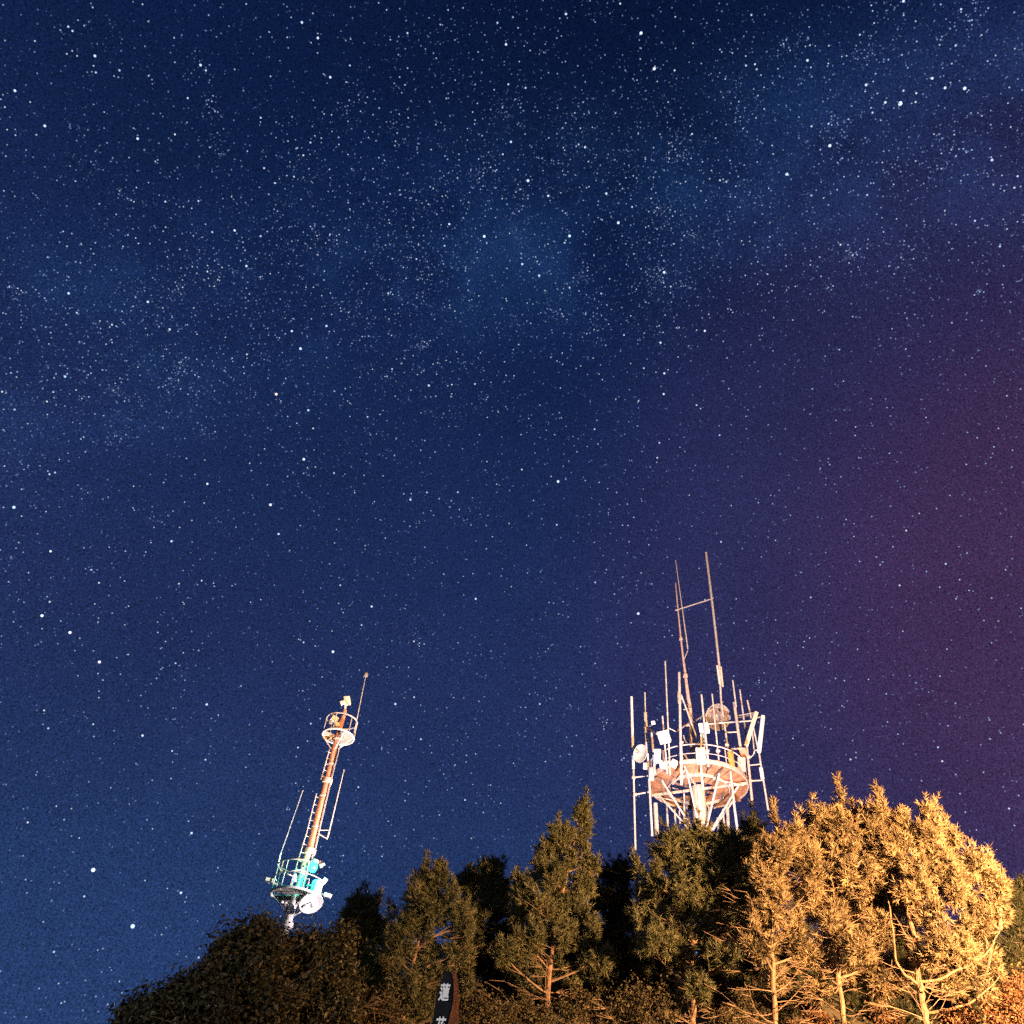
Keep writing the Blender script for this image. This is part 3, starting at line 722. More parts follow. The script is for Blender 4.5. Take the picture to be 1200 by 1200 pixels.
for dx, m_ in ((0.13, M_black), (0.19, M_grey)):
    MB().tube([w + Vector((dx + 0.02 * math.sin(i * 2.1), -0.12, 0)) for i, w in enumerate(W[1:9])], 0.022, 6).build('feeder_cable', m_, LT)
for w_ in (W[1].lerp(W[2], .5), W[2].lerp(W[3], .5), W[3].lerp(W[4], .35), W[4], W[6]):
    MB().lathe(w_, axisL, [(3.0 * LP, -0.03), (5.2 * LP, -0.03), (5.2 * LP, 0.03), (3.0 * LP, 0.03)], 14).build('pole_band', M_steel, LT)
# lower gallery
c_g = at(*z4(425, 905), LY); rg = 205 / 7.5 * LP
g_ = MB().tube(lring(c_g, rg), 0.045, 8, False).build('gallery_ring', M_white, LT)
annulus(c_g + UP * 0.02, 0.2, rg * 0.97, 0.03, -3.0, 2.9).build('gallery_floor', M_paleblue, g_)
r2 = MB().tube(lring(c_g + UP * 1.0, rg)[8:30], 0.028, 6).build('gallery_rail', M_steel, LT)
MB().tube(lring(c_g + UP * 0.55, rg)[8:36], 0.022, 6).build('gallery_rail', M_steel, LT)
for i in (8, 12, 16, 20, 24, 29):
    q = lring(c_g, rg)[i]; MB().tube([q, q + UP * (1.35 if i == 16 else 1.0)], 0.024, 6).build('post', M_steel, r2)
for a in (0.3, 1.6, 2.9, -0.9, -2.2):
    d = Vector((math.cos(a), math.sin(a), 0))
    MB().tube([c_g + d * rg * 0.95, at(*z4(378, 1070), LY) + d * 0.1], 0.028, 6).build('strut', M_steel, g_)
c = at(*z4(556, 952), LY - 0.75)
dish(z4(556, 952), 12.2, (CAM - c).normalized() * 0.6 + Vector((0.35, 0, -0.75)), LY - 0.75, M_white, 'dish_antenna', LT, LP)
lseg('dish_arm', z4(520, 970), z4(440, 1030), 2.6, -0.5, M_steel); lseg('dish_arm', z4(500, 1000), z4(410, 1070), 1.8, -0.3, M_steel)
c = at(*z4(600, 858), LY - 0.2)
MB().lathe(c, axisL, [(0, -0.42), (0.20, -0.42), (0.21, 0.30), (0.17, 0.36), (0, 0.36)], 18).build('equipment_drum', M_dish, LT)
lseg('bracket', z4(520, 810), z4(640, 800), 1.6, -0.2)
for a_, b_, nm in ((z4(640, 840), z4(672, 770), 'bracket'), (z4(640, 880), z4(700, 895), 'bracket'), (z4(630, 830), z4(640, 920), 'bracket')): lseg(nm, a_, b_, 1.8, -0.2, M_white)
unit(z4(672, 772), 5, 8, LY - 0.2, M_white, '', -0.5).build('loudspeaker', M_white, LT)
unit(z4(704, 896), 9, 4.5, LY - 0.2, M_white, '', -0.15).build('loudspeaker', M_white, LT)
unit(z4(198, 762), 11, 4.2, LY - 0.2, M_pinksteel, '', 0.0).build('camera_unit', M_cream, LT)
lseg('bracket', z4(215, 780), z4(262, 800), 2.4, -0.2, M_pinksteel)
for q in (z4(420, 720), z4(420, 760)): unit(q, 3, 3.6, LY - 0.3, M_white, '', 0.4).build('junction_box', M_white, LT)
lseg('cable', z4(352, 985), z4(300, 1185), 1.8, -0.3, M_black)
# the green lamp
gp = at(*z4(574, 648), LY - 0.35)
M_green = mat('green lamp glass', (0.01, 0.12, 0.08), 0.3, emit=(0.10, 1.0, 0.58), estr=1.9 * SC)
lm = MB().lathe(gp, (0.25, -0.3, 1), [(0, -0.19), (0.15, -0.15), (0.19, 0), (0.15, 0.14), (0.07, 0.22), (0, 0.23)], 16).build('green_lamp', M_green, LT, 'lit green lamp globe')
MB().lathe(gp + Vector((0.05, -0.06, 0.20)), (0.25, -0.3, 1), [(0, -0.02), (0.15, -0.02), (0.12, 0.08), (0, 0.10)], 14).build('cap', M_grey, lm)
lseg('bracket', z4(500, 640), z4(565, 640), 2.0, -0.25, M_steel, lm)
for q, s_, m in ((z4(636, 606), 3.6, M_rust), (z4(648, 634), 3.8, M_pinksteel), (z4(672, 622), 2.6, M_grey)): unit(q, s_, s_ * 1.1, LY - 0.2, m, '', 0.4).build('lamp_fitting', m, LT)
lg = bpy.data.lights.new('green_light', 'POINT'); lg.energy = 5.0; lg.color = (0.04, 1.0, 0.62); lg.shadow_soft_size = 0.1
lo = bpy.data.objects.new('green_light', lg); col.objects.link(lo); lo.parent = LT; lo.location = gp + Vector((0.02, -0.34, -0.12)) - Vector(LT['origin'])

# floodlights on the ground behind the pines light both towers from below
flood((9.5, 30.0, 0), at(826, 750, TY), 1850, (1.0, 0.86, 0.93), 82, 'small grey floodlight on the slope aimed at the antenna tower')
flood((-0.5, 29.5, 0), at(385, 900, LY), 560, (1.0, 0.84, 0.86), 125, 'small grey floodlight on the slope aimed at the beacon mast')

# ------------------------------------------------------------------ vegetation
def rotations(d):
    """rotation matrices taking +z to each direction d, with a random spin"""
    n = len(d); d = d / np.linalg.norm(d, axis=1)[:, None]
    h = rng.normal(size=(n, 3)); a = np.cross(d, h); a /= np.linalg.norm(a, axis=1)[:, None]
    b_ = np.cross(d, a)
    return np.stack([a, b_, d], 2)
def tuft_templates(nn, L, w, count=5, spread=(0.35, 1.15)):
    out = []
    for _ in range(count):
        vs = []
        for i in range(nn):
            th = rng.uniform(*spread); ph = rng.uniform(0, 2 * np.pi)
            d = np.array([np.sin(th) * np.cos(ph), np.sin(th) * np.sin(ph), np.cos(th)])
            s = np.array([-np.sin(ph), np.cos(ph), 0]); tw = rng.uniform(0, np.pi)
            s = s * np.cos(tw) + np.cross(d, s) * np.sin(tw)
            base = np.array([0, 0, rng.uniform(-0.35, 0.45) * L]); ln = L * rng.uniform(0.7, 1.15)
            vs += [base + s * w / 2, base - s * w / 2, base + d * ln]
        out.append(np.array(vs))
    return out
def leaf_templates(nn, L, w, count=5):
    out = []
    for _ in range(count):
        vs = []
        for i in range(nn):
            c = rng.normal(0, 0.55, 3) * L * 1.5
            d = rng.normal(size=3); d[2] -= 0.3; d /= np.linalg.norm(d); s = np.cross(d, rng.normal(size=3)); s /= np.linalg.norm(s)
            ln = L * rng.uniform(0.7, 1.2); ww = w * rng.uniform(0.8, 1.2); nrm_ = np.cross(d, s)
            m = c + d * ln * 0.45
            vs += [c, m + s * ww / 2 + nrm_ * ww * 0.15, c + d * ln, c, c + d * ln, m - s * ww / 2 + nrm_ * ww * 0.15]
        out.append(np.array(vs))
    return out
TUFT = tuft_templates(15, 0.105, 0.016)
TUFT_FAR = tuft_templates(14, 0.16, 0.028)
LEAF = leaf_templates(9, 0.075, 0.042)
LEAFS = leaf_templates(10, 0.055, 0.03)
def foliage(name, pos, dirs, scale, temps, material, parent):
    pos = np.array(pos); dirs = np.array(dirs); scale = np.array(scale)
    o0 = np.array(parent['origin'])
    Rm = rotations(dirs); which = rng.integers(0, len(temps), len(pos)); chunks = []
    for k, t in enumerate(temps):
        s = which == k
        if not s.any(): continue
        v = np.einsum('nij,kj->nki', Rm[s], t) * scale[s][:, None, None] + pos[s][:, None, :]
        chunks.append(v.reshape(-1, 3))
    V = np.concatenate(chunks) - o0
    n = len(V) // 3
    me = bpy.data.meshes.new(name)
    me.vertices.add(n * 3); me.vertices.foreach_set('co', V.astype(np.float32).ravel())
    me.loops.add(n * 3); me.loops.foreach_set('vertex_index', np.arange(n * 3, dtype=np.int32))
    me.polygons.add(n); me.polygons.foreach_set('loop_start', (np.arange(n) * 3).astype(np.int32))
    me.update(calc_edges=True)
    o = link_mesh(name, me, material, parent); o['kind'] = 'stuff'
    return o
TRI = [0]
def curve(a, b, bend, n=6):
    a, b = Vector(a), Vector(b); m = (a + b) / 2 + bend
    return [a * (1 - t) ** 2 + m * 2 * t * (1 - t) + b * t * t for t in [i / (n - 1) for i in range(n)]]
def chaikin(ps):
    for _ in range(2):
        q = [ps[0]]
        for i in range(len(ps) - 1): q += [ps[i].lerp(ps[i + 1], 0.25), ps[i].lerp(ps[i + 1], 0.75)]
        ps = q + [ps[-1]]
    return ps
def tree(name, label, trunk_px, blobs, Y, mleaf, temps, r0=0.11, density=1.0, tufts=8, limbs=(), twigs=14, bark=M_bark, spread=0.135, sc=1.0, group=None, cat='tree', droop=0.0, updir=0.55):
    tw = [at(*q, Y) for q in trunk_px]
    low = tw[0]
    dirn = (tw[0] - tw[1]).normalized()
    gx = low.x + dirn.x * 0.5
    base = Vector((gx, Y, ground_z(gx, Y)))
    t = root(name, base); tag(t, label, cat, group)
    pts = [base - UP * 0.25, base.lerp(low, 0.5) + Vector((random.uniform(-.06, .06), 0, 0)), low] + tw[1:]
    n = len(pts); H = tw[-1].z - base.z
    dense = []
    for i in range(n - 1):
        for k in range(4):
            p_ = pts[i].lerp(pts[i + 1], k / 4)
            dense.append(p_ + Vector((random.uniform(-1, 1), random.uniform(-1, 1), 0)) * r0 * 0.22)
    dense.append(pts[-1])
    rad = [random.uniform(0.88, 1.12) * max(0.012, r0 * (1 - 0.92 * max(0, (p_.z - base.z) / H) ** 1.35) * (1.35 if i == 0 else 1)) for i, p_ in enumerate(dense)]
    MB().tube(dense, rad, 9).build('trunk', bark, t)
    spine = dense[4:]
    def near_trunk(z):
        return min(spine, key=lambda p_: abs(p_.z - z))
    hubs = []
    for lp_ in limbs:
        ps = [at(*q, Y + dy) for q, dy in lp_]
        ps[0] = min(dense, key=lambda q: (q - ps[0]).length)
        fine = []
        for i in range(len(ps) - 1):
            for k in range(3):
                fine.append(ps[i].lerp(ps[i + 1], k / 3) + Vector((random.uniform(-1, 1), random.uniform(-1, 1), random.uniform(-1, 1))) * 0.02)
        fine.append(ps[-1])
        fine = chaikin(fine)
        MB().tube(fine, [r0 * 0.27 * (1 - 0.75 * i / len(fine)) for i in range(len(fine))], 7).build('limb', bark, t)
        hubs += fine[4:]
    br = MB(); P = []; Dn = []; S = []
    for bl in blobs:
        x, y, rx, ry = bl[:4]; dy = bl[4] if len(bl) > 4 else 0.0; dens = bl[5] if len(bl) > 5 else 1.0
        c = at(x, y, Y + dy); k = mpp(c)
        rx *= k; rz = ry * k * 1.1; ryy = min(max(rx, rz * 0.8), 1.1)
        # the limb that carries this clump
        hd = math.hypot(c.x - near_trunk(c.z).x, dy)
        src = near_trunk(c.z - 0.35 * hd - 0.15)
        for hb in hubs:
            if (hb - c).length < (src - c).length: src = hb
        lb = curve(src, c, Vector((0, 0, -0.12 * hd + 0.05)), 7)
        rb = min(0.035, 0.012 + 0.012 * hd)
        br.tube(lb, [rb * (1 - 0.7 * i / 7) for i in range(7)], 5, False)
        vol = rx * rz * 4 + 0.25
        N = max(5, int(15 * vol ** 0.85 * density * dens * 1.6))
        for _ in range(N):
            d = rng.normal(size=3); d /= np.linalg.norm(d); r_ = rng.uniform(0.2, 1.0) ** 0.5 if rng.uniform() > 0.16 else rng.uniform(1.0, 1.35)
            lump = 0.86 + 0.28 * math.sin(5 * d[0] + 3 * d[2] + x) * math.sin(4 * d[2] - 2 * d[1] + y)
            q = Vector((c.x + d[0] * rx * r_ * lump, c.y + d[1] * ryy * r_ * lump, c.z + d[2] * rz * r_ * lump))
            s0 = lb[random.randint(3, 6)]
            br.tube([s0, s0.lerp(q, 0.55) + Vector((0, 0, -0.05)), q], [0.009, 0.006, 0.004], 3, False)
            out = np.array(q - c); out /= (np.linalg.norm(out) + 1e-6)
            m = max(3, int(tufts * rng.uniform(0.6, 1.4)))
            off = rng.normal(size=(m, 3)); off /= np.linalg.norm(off, axis=1)[:, None]; off *= rng.uniform(0.25, 1.15, (m, 1)) * spread * rng.uniform(0.7, 1.3) * np.array([1, 1, 1.15]); off += np.outer(off[:, 2], out * 0.5)
            if updir > 0 and d[2] > 0.25 and rng.uniform() < 0.28:      # an upright leading shoot
                off *= np.array([0.6, 0.6, 2.0]); off[:, 2] += spread * 0.9
            P.append(np.array(q) + off); dd = off / spread + out * 0.35 + rng.normal(size=(m, 3)) * 0.3; dd[:, 2] += updir
            Dn.append(dd); S.append(rng.uniform(0.75, 1.25, m) * sc)
    # bare side twigs on the lower trunk
    lowz = [p_ for p_ in spine if p_.z < base.z + H * 0.72]
    for _ in range(twigs):
        s0 = random.choice(lowz); a = random.uniform(0, 2 * math.pi); ln = random.uniform(0.3, 1.05); tk = random.uniform(0.45, 1.0)
        e = s0 + Vector((math.cos(a) * ln, math.sin(a) * ln * 0.6, random.uniform(-0.15, 0.9) * ln))
        cv = curve(s0, e, Vector((random.uniform(-.3, .3), 0, random.uniform(-.35, .2))), 6)
        br.tube(cv, [w_ * tk for w_ in (0.013, 0.011, 0.009, 0.007, 0.005, 0.003)], 4, False)
        for _k in range(random.randint(4, 8)):
            s1 = cv[random.randint(2, 5)]; l2 = ln * random.uniform(0.2, 0.45); a2 = a + random.uniform(-1.1, 1.1)
            br.tube([s1, s1 + Vector((math.cos(a2) * l2, math.sin(a2) * l2 * .6, random.uniform(-.2, .5) * l2))], [0.006, 0.003], 3, False)
    ob = br.build('branches', M_twig, t); ob['kind'] = 'stuff'
    cr = foliage('crown', np.concatenate(P), np.concatenate(Dn), np.concatenate(S), temps, mleaf, t)
    TRI[0] += len(cr.data.polygons)
    return t

PG = 'pines lit by the orange street lamp'
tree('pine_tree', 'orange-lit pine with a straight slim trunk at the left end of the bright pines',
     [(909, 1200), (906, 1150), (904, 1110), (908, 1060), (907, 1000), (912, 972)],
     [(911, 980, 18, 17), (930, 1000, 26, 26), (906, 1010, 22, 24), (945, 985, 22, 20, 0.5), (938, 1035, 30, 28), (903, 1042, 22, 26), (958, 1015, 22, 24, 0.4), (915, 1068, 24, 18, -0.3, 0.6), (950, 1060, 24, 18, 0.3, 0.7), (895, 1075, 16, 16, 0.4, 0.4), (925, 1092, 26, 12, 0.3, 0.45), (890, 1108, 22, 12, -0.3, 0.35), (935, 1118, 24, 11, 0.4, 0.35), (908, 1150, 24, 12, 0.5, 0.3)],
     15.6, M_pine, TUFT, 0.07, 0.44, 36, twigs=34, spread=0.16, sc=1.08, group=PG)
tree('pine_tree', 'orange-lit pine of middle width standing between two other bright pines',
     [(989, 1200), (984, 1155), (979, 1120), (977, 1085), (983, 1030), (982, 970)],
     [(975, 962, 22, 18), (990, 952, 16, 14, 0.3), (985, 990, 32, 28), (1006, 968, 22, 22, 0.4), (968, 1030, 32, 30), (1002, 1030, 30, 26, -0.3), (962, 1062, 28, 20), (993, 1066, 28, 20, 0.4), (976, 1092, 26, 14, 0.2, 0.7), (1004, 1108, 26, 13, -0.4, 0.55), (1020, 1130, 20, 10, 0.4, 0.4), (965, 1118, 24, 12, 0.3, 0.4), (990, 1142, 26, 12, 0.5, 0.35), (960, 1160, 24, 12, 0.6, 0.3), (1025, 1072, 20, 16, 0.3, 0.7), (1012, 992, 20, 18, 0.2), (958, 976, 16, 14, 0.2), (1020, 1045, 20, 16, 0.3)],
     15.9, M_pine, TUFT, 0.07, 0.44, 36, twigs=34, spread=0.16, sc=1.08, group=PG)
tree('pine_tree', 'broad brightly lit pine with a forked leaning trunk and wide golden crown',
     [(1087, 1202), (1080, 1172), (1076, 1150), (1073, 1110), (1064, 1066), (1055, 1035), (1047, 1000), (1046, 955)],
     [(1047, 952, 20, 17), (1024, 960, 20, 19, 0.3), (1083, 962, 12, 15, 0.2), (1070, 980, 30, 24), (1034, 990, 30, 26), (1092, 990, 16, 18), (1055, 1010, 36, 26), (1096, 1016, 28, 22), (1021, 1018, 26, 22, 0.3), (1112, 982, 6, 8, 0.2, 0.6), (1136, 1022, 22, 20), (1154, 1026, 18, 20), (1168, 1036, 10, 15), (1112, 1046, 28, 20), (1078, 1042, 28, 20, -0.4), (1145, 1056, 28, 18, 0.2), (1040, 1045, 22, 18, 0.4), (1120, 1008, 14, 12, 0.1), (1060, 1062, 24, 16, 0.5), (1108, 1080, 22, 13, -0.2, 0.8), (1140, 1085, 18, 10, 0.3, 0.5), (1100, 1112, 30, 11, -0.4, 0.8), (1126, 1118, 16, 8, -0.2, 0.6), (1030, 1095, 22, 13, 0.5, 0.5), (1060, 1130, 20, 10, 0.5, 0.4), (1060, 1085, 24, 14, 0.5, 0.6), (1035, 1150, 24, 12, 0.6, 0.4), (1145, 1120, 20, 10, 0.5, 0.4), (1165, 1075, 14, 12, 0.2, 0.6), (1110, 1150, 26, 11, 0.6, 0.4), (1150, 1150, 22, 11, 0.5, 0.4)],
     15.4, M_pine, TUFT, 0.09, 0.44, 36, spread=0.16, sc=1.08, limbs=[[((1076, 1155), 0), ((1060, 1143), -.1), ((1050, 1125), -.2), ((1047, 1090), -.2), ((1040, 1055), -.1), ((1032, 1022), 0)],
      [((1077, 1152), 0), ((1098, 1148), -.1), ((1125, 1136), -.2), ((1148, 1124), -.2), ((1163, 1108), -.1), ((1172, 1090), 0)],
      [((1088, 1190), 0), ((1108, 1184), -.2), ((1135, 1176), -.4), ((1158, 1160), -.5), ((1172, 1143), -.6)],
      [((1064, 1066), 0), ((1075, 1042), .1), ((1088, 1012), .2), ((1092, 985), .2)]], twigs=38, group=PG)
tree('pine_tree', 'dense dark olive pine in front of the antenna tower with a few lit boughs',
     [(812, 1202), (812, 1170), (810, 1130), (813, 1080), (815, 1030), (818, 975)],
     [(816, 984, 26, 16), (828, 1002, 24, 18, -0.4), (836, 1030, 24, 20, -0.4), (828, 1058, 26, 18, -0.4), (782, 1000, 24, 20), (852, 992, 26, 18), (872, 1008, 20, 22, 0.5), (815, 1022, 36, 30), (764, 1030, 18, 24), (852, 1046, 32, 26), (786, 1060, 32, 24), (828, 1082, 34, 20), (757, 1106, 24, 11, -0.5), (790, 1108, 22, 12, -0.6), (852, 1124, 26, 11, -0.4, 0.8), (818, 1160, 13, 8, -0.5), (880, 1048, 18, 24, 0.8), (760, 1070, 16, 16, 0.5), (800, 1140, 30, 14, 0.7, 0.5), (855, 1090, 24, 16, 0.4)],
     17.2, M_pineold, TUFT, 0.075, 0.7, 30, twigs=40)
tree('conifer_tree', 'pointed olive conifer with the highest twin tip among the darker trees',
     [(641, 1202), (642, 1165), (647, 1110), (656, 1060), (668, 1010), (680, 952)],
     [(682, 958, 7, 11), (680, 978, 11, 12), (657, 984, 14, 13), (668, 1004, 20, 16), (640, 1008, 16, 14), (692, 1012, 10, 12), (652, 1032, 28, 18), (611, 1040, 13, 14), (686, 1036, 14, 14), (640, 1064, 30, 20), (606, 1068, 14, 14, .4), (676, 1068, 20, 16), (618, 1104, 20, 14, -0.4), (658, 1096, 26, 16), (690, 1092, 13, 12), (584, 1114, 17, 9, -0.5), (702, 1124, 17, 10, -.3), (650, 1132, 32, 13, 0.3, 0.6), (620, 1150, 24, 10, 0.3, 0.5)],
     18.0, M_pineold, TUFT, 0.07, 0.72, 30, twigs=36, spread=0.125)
tree('conifer_tree', 'short round olive conifer directly behind the lettered wooden post',
     [(470, 1205), (476, 1165), (488, 1115), (498, 1070), (506, 1030)],
     [(500, 1034, 9, 12), (514, 1030, 8, 11), (488, 1052, 16, 14), (522, 1054, 16, 14), (505, 1074, 28, 18), (474, 1082, 17, 16), (540, 1084, 16, 14), (496, 1108, 34, 20), (458, 1118, 14, 14), (540, 1114, 20, 15), (470, 1148, 24, 16, -0.4), (512, 1148, 28, 16), (480, 1180, 26, 14), (540, 1150, 20, 14, .4)],
     17.0, M_pineold, TUFT, 0.07, 0.8, 26, twigs=30, spread=0.125)
tree('conifer_tree', 'black-green conifer tip between the twin-tipped conifer and the round one',
     [(572, 1205), (572, 1150), (574, 1080), (577, 1020)],
     [(577, 1018, 8, 8), (571, 1032, 16, 12), (550, 1036, 12, 10), (588, 1042, 16, 13), (566, 1062, 28, 20), (592, 1086, 24, 20), (556, 1098, 26, 20), (580, 1130, 32, 22), (560, 1165, 32, 22), (600, 1170, 30, 20)],
     22.5, M_dark, TUFT_FAR, 0.09, 0.8, 16, spread=0.19, twigs=8, sc=1.0)
tree('conifer_tree', 'black-green conifer between the twin-tipped conifer and the tower pine',
     [(722, 1205), (722, 1150), (722, 1080), (724, 1022)],
     [(714, 1022, 10, 8), (733, 1022, 10, 9), (722, 1046, 20, 16), (704, 1056, 13, 15), (736, 1072, 16, 18), (714, 1098, 26, 22), (734, 1135, 24, 24), (705, 1150, 28, 22), (735, 1180, 28, 18)],
     22.8, M_dark, TUFT_FAR, 0.09, 0.8, 16, spread=0.19, twigs=8)
tree('conifer_tree', 'black-green conifer rising right of the slender mast foot',
     [(424, 1205), (424, 1160), (424, 1110), (426, 1066)],
     [(426, 1062, 12, 10), (420, 1080, 20, 15), (440, 1088, 15, 17), (412, 1110, 26, 18), (442, 1128, 22, 20), (420, 1156, 30, 22), (440, 1185, 30, 18), (398, 1178, 24, 18)],
     18.6, M_dark, TUFT_FAR, 0.085, 0.8, 16, spread=0.17, twigs=8)
tree('conifer_tree', 'dark conifer cut by the frame right of the broad golden pine',
     [(1205, 1215), (1204, 1160), (1202, 1100), (1203, 1040)],
     [(1202, 1042, 8, 10), (1196, 1062, 14, 14), (1210, 1080, 20, 18), (1192, 1098, 20, 18), (1210, 1125, 24, 20), (1186, 1135, 20, 16), (1205, 1165, 28, 20)],
     19.5, M_dark, TUFT_FAR, 0.09, 0.8, 16, spread=0.18, twigs=8)
tree('conifer_tree', 'dark conifer peeping over the right shoulder of the tower pine',
     [(884, 1210), (884, 1150), (882, 1080), (881, 975)],
     [(882, 972, 7, 9), (878, 990, 14, 14), (892, 1006, 14, 16), (880, 1030, 22, 20), (896, 1060, 18, 20), (878, 1090, 22, 20), (890, 1130, 26, 20), (880, 1170, 28, 20)],
     21.5, M_dark, TUFT_FAR, 0.09, 0.8, 16, spread=0.19, twigs=8)
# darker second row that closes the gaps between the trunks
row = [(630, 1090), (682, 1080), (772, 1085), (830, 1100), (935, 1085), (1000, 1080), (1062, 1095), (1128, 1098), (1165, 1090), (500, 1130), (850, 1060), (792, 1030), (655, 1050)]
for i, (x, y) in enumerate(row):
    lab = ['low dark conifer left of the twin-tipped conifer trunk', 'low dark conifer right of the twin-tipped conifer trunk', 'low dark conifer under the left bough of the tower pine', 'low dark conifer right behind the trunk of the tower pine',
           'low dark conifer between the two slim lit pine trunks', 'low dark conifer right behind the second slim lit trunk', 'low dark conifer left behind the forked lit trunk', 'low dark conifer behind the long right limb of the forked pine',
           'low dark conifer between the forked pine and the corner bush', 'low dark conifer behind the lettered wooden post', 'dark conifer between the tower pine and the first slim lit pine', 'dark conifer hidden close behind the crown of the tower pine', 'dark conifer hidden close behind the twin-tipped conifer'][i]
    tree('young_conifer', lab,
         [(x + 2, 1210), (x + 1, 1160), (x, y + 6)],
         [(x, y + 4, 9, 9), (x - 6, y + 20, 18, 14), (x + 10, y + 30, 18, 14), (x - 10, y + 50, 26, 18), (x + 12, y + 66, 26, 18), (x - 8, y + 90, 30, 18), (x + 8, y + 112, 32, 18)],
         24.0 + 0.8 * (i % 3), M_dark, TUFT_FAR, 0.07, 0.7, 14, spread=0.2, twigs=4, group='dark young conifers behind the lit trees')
# broad-leaved trees on the left shoulder
tree('broadleaf_tree', 'dark broadleaf tree with glinting leaves at the foot of the slender mast',
     [(366, 1210), (364, 1170), (360, 1130), (358, 1098)],
     [(345, 1112, 4, 5), (366, 1110, 3, 4), (398, 1104, 5, 6), (324, 1112, 5, 5), (348, 1120, 9, 7), (376, 1116, 8, 7), (330, 1124, 11, 8), (394, 1116, 9, 8), (340, 1142, 26, 14), (384, 1138, 22, 15), (352, 1152, 38, 22), (396, 1150, 26, 22), (340, 1185, 36, 20), (388, 1186, 34, 20)],
     14.6, M_leaf, LEAF, 0.075, 0.95, 20, twigs=14, spread=0.17, updir=0.0)
tree('broadleaf_tree', 'dark broadleaf tree with a round shoulder on the left slope of the wood',
     [(296, 1215), (296, 1180), (300, 1140), (303, 1095)],
     [(308, 1090, 4, 5), (280, 1104, 4, 6), (262, 1122, 4, 5), (250, 1140, 5, 6), (304, 1100, 8, 7), (286, 1114, 11, 9), (318, 1116, 9, 8), (266, 1132, 10, 8), (298, 1142, 26, 17), (258, 1158, 16, 12), (270, 1175, 30, 20), (312, 1172, 30, 22), (290, 1200, 34, 14)],
     13.6, M_leaf, LEAF, 0.07, 0.95, 20, twigs=14, spread=0.17, updir=0.0)
tree('broadleaf_tree', 'low brownish broadleaf tree at the lowest left end of the wood',
     [(226, 1225), (226, 1195), (228, 1170), (230, 1152)],
     [(232, 1150, 4, 5), (212, 1166, 4, 5), (196, 1182, 4, 5), (172, 1190, 3, 4), (228, 1158, 8, 7), (242, 1172, 14, 11), (208, 1178, 11, 8), (184, 1192, 11, 6), (163, 1194, 8, 5), (150, 1199, 6, 5), (225, 1190, 34, 14), (250, 1196, 24, 16), (180, 1206, 34, 8)],
     12.4, M_leaf, LEAF, 0.06, 0.95, 18, twigs=14, spread=0.14, updir=0.0)
# dark leafy shrubs along the foot of the wood
for x, y, w, Y, lab in ((560, 1178, 34, 15.5, 'dark leafy shrub right of the lettered wooden post'), (690, 1176, 36, 16.0, 'dark leafy shrub right of the twin-tipped conifer trunk'), (610, 1188, 30, 15.8, 'dark leafy shrub left of the twin-tipped conifer trunk'),
                        (755, 1172, 34, 15.8, 'dark leafy shrub left of the tower pine trunk'), (860, 1178, 34, 16.2, 'dark leafy shrub right of the tower pine trunk'), (440, 1180, 34, 14.5, 'dark leafy shrub left of the lettered wooden post'), (940, 1176, 24, 18.6, 'dark leafy shrub deep between the two slim pine trunks')):
    tree('leafy_shrub', lab, [(x + 3, 1225), (x, 1205), (x - 3, y)],
         [(x, y, w * .7, 14), (x - w * .6, y + 12, w * .6, 13), (x + w * .6, y + 10, w * .6, 14), (x, y + 24, w, 15)],
         Y + 1.5, M_shrub, LEAFS, 0.04, 0.8, 9, twigs=24, spread=0.13, cat='shrub', updir=0.0)
# dry brown shrubs low on the right
for i, (x, y, w, Y) in enumerate(((1180, 1186, 30, 14.6), (1126, 1200, 26, 15.0), (1040, 1198, 22, 17.2), (960, 1200, 22, 17.0), (1196, 1160, 18, 16.2))):
    lab = ['dry brown leafy bush in the lower right corner below the golden pine', 'dry brown leafy bush beside the forked trunk', 'dry brown leafy bush between the forked trunk and its slim neighbour', 'dry brown leafy bush between the two slim pine trunks', 'dry brown leafy bush rising behind the corner bush'][i]
    tree('dry_bush', lab, [(x + 3, 1225), (x, 1205), (x - 3, y)],
         [(x, y, w * .6, 14), (x - w * .5, y + 14, w * .5, 12), (x + w * .5, y + 12, w * .5, 13), (x, y + 24, w, 14)],
         Y, M_deadleaf, LEAFS, 0.04, 0.9, 8, twigs=26, spread=0.13, cat='bush', updir=0.0)

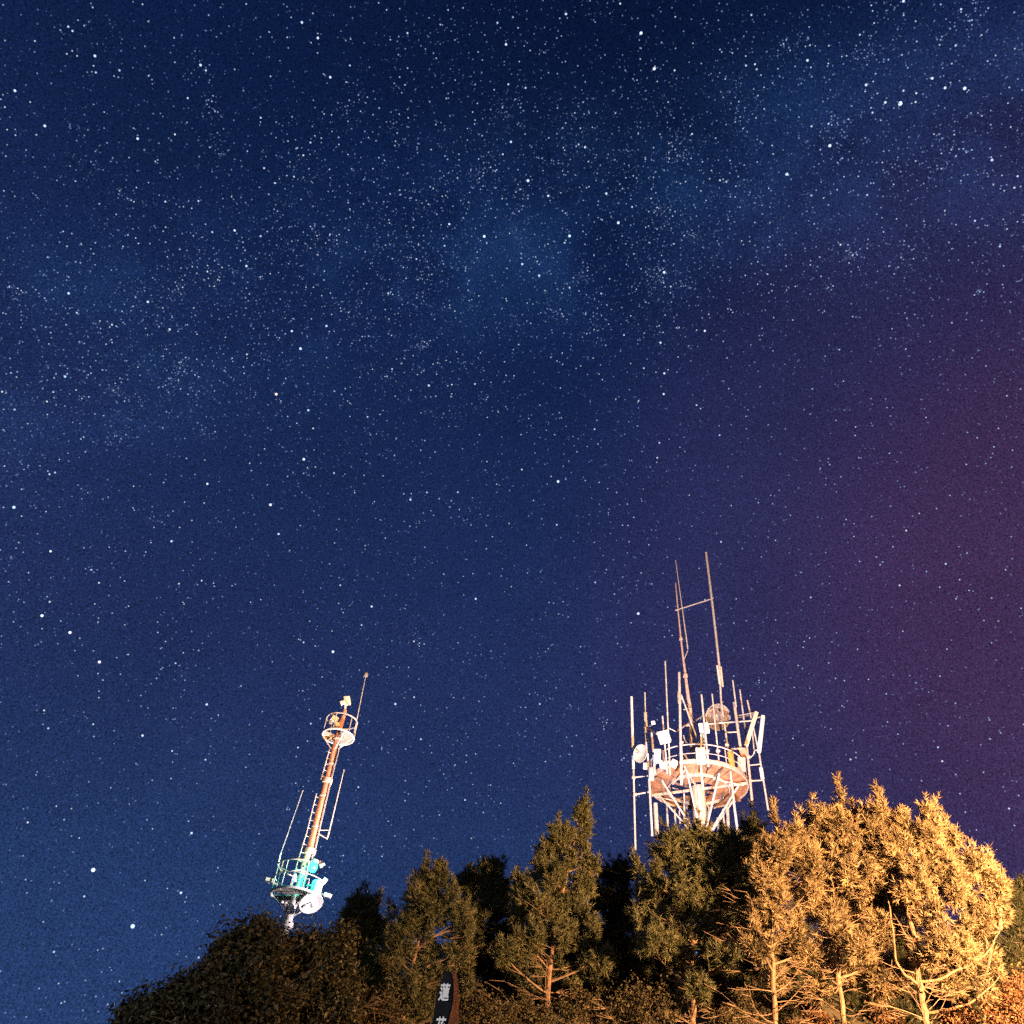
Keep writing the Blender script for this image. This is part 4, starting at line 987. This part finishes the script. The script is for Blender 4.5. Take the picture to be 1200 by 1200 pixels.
# ------------------------------------------------------------------ carved wooden post with white characters
def make_post():
    Y0 = 9.0
    rows = [(1138.5, 520.8, 528.5, 533.0), (1142, 519.3, 529.6, 535.2), (1149, 516.6, 531.0, 536.8), (1160, 512.7, 531.0, 537.8), (1167, 510.8, 530.6, 538.2), (1176.7, 508.7, 529.2, 538.2), (1183, 507.6, 528.0, 538.0), (1200, 505.6, 523.6, 537.4), (1230, 502, 520, 536), (1290, 498, 517, 533)]
    p0 = at(516, 1290, Y0)
    t = root('wooden_post', vpos(p0.x, Y0 + 0.05))
    tag(t, 'tall black wooden post with white characters and a bare orange edge', 'signpost')
    L, Mi, Rr, Bl = [], [], [], []
    for y, a, m, r in rows:
        L.append(at(a, y, Y0 + 0.03)); Mi.append(at(m, y, Y0 - 0.02)); Rr.append(at(r, y, Y0 + 0.15))
        Bl.append(L[-1] + (Rr[-1] - Mi[-1]) * 0.9)
    gz = t.location.z
    for lst in (L, Mi, Rr, Bl):                       # down to the ground
        q = lst[-1].copy(); lst.append(Vector((q.x - 0.06, q.y, (q.z + gz) / 2))); lst.append(Vector((q.x - 0.08, q.y, gz - 0.2)))
    n = len(L)
    body = MB(); vs = []
    jit = lambda s: Vector((random.uniform(-s, s), random.uniform(-s, s), 0))
    for i in range(n):
        f1 = L[i].lerp(Mi[i], 0.08); f2 = L[i].lerp(Mi[i], 0.96)
        vs += [f1, f2, Mi[i].lerp(Rr[i], 0.12) , Mi[i].lerp(Rr[i], 0.55) + Vector((0.004, -0.006, 0)) + jit(0.003), Rr[i] + jit(0.003), Bl[i].lerp(Rr[i], 0.5), Bl[i], L[i].lerp(Bl[i], 0.15)]
    m = 8
    front = MB()
    fs = []
    for i in range(n - 1):
        for j in range(1, m):
            fs.append((i * m + j, (i + 1) * m + j, (i + 1) * m + (j + 1) % m, i * m + (j + 1) % m))
    fs.append(tuple(range(m)))
    body.add(vs, fs).build('post_body', M_woodside, t)
    fv = []; ff = []
    for i in range(n):
        o_ = (L[i] - Mi[i]).cross(UP).normalized(); o_ = o_ if o_.y < 0 else -o_
        fv += [vs[i * m + 7] + o_ * 0.002, vs[i * m] + o_ * 0.008, vs[i * m].lerp(vs[i * m + 1], 0.5) + o_ * 0.012, vs[i * m + 1] + o_ * 0.008, vs[i * m + 2] + o_ * 0.002]
    for i in range(n - 1):
        for j in range(4): ff.append((i * 5 + j, (i + 1) * 5 + j, (i + 1) * 5 + j + 1, i * 5 + j + 1))
    face = front.add(fv, ff).build('painted_face', M_woodface, t)
    # lettering
    for ch, (cx, cy), hpx, wpx in (('\u84ee', (521.4, 1163.2), 19.0, 12.5), ('\u82b1', (516.6, 1202.6), 19.0, 12.5)):
        cu = bpy.data.curves.new('character', 'FONT'); cu.body = ch; cu.size = 1.0; cu.offset = 0.022; cu.extrude = 0.02; cu.resolution_u = 4
        tmp = bpy.data.objects.new('character', cu); col.objects.link(tmp)
        dg = bpy.context.evaluated_depsgraph_get()
        me = bpy.data.meshes.new_from_object(tmp.evaluated_get(dg))
        bpy.data.objects.remove(tmp)
        co = np.empty(len(me.vertices) * 3); me.vertices.foreach_get('co', co); co = co.reshape(-1, 3)
        print('GLYPH', len(co), co.min(0) if len(co) else None, co.max(0) if len(co) else None)
        if not len(co): continue
        mid = (co.max(0) + co.min(0)) / 2; ext = co.max(0) - co.min(0)
        j = min(range(n - 2), key=lambda i: abs(rows[min(i, 9)][0] - cy))
        rv = (Mi[j] - L[j]).normalized(); uv = ((L[j - 1] + Mi[j - 1]) - (L[j + 1] + Mi[j + 1])).normalized(); rv = (rv - uv * rv.dot(uv) * 0.4).normalized()
        nv = rv.cross(uv).normalized(); nv = nv if nv.y < 0 else -nv
        c = at(cx, cy, Y0 - 0.018); k = mpp(c)
        W_ = np.array([rv * (wpx * k / ext[0]), uv * (hpx * k / ext[1]), nv * 0.12])
        q = (co - mid) @ W_ + np.array(c + nv * 0.012 - t.location)
        me.vertices.foreach_set('co', q.astype(np.float32).ravel()); me.update()
        me.materials.clear()
        link_mesh('character', me, M_paint, face)
make_post()
print('LEAF TRIS', TRI[0])
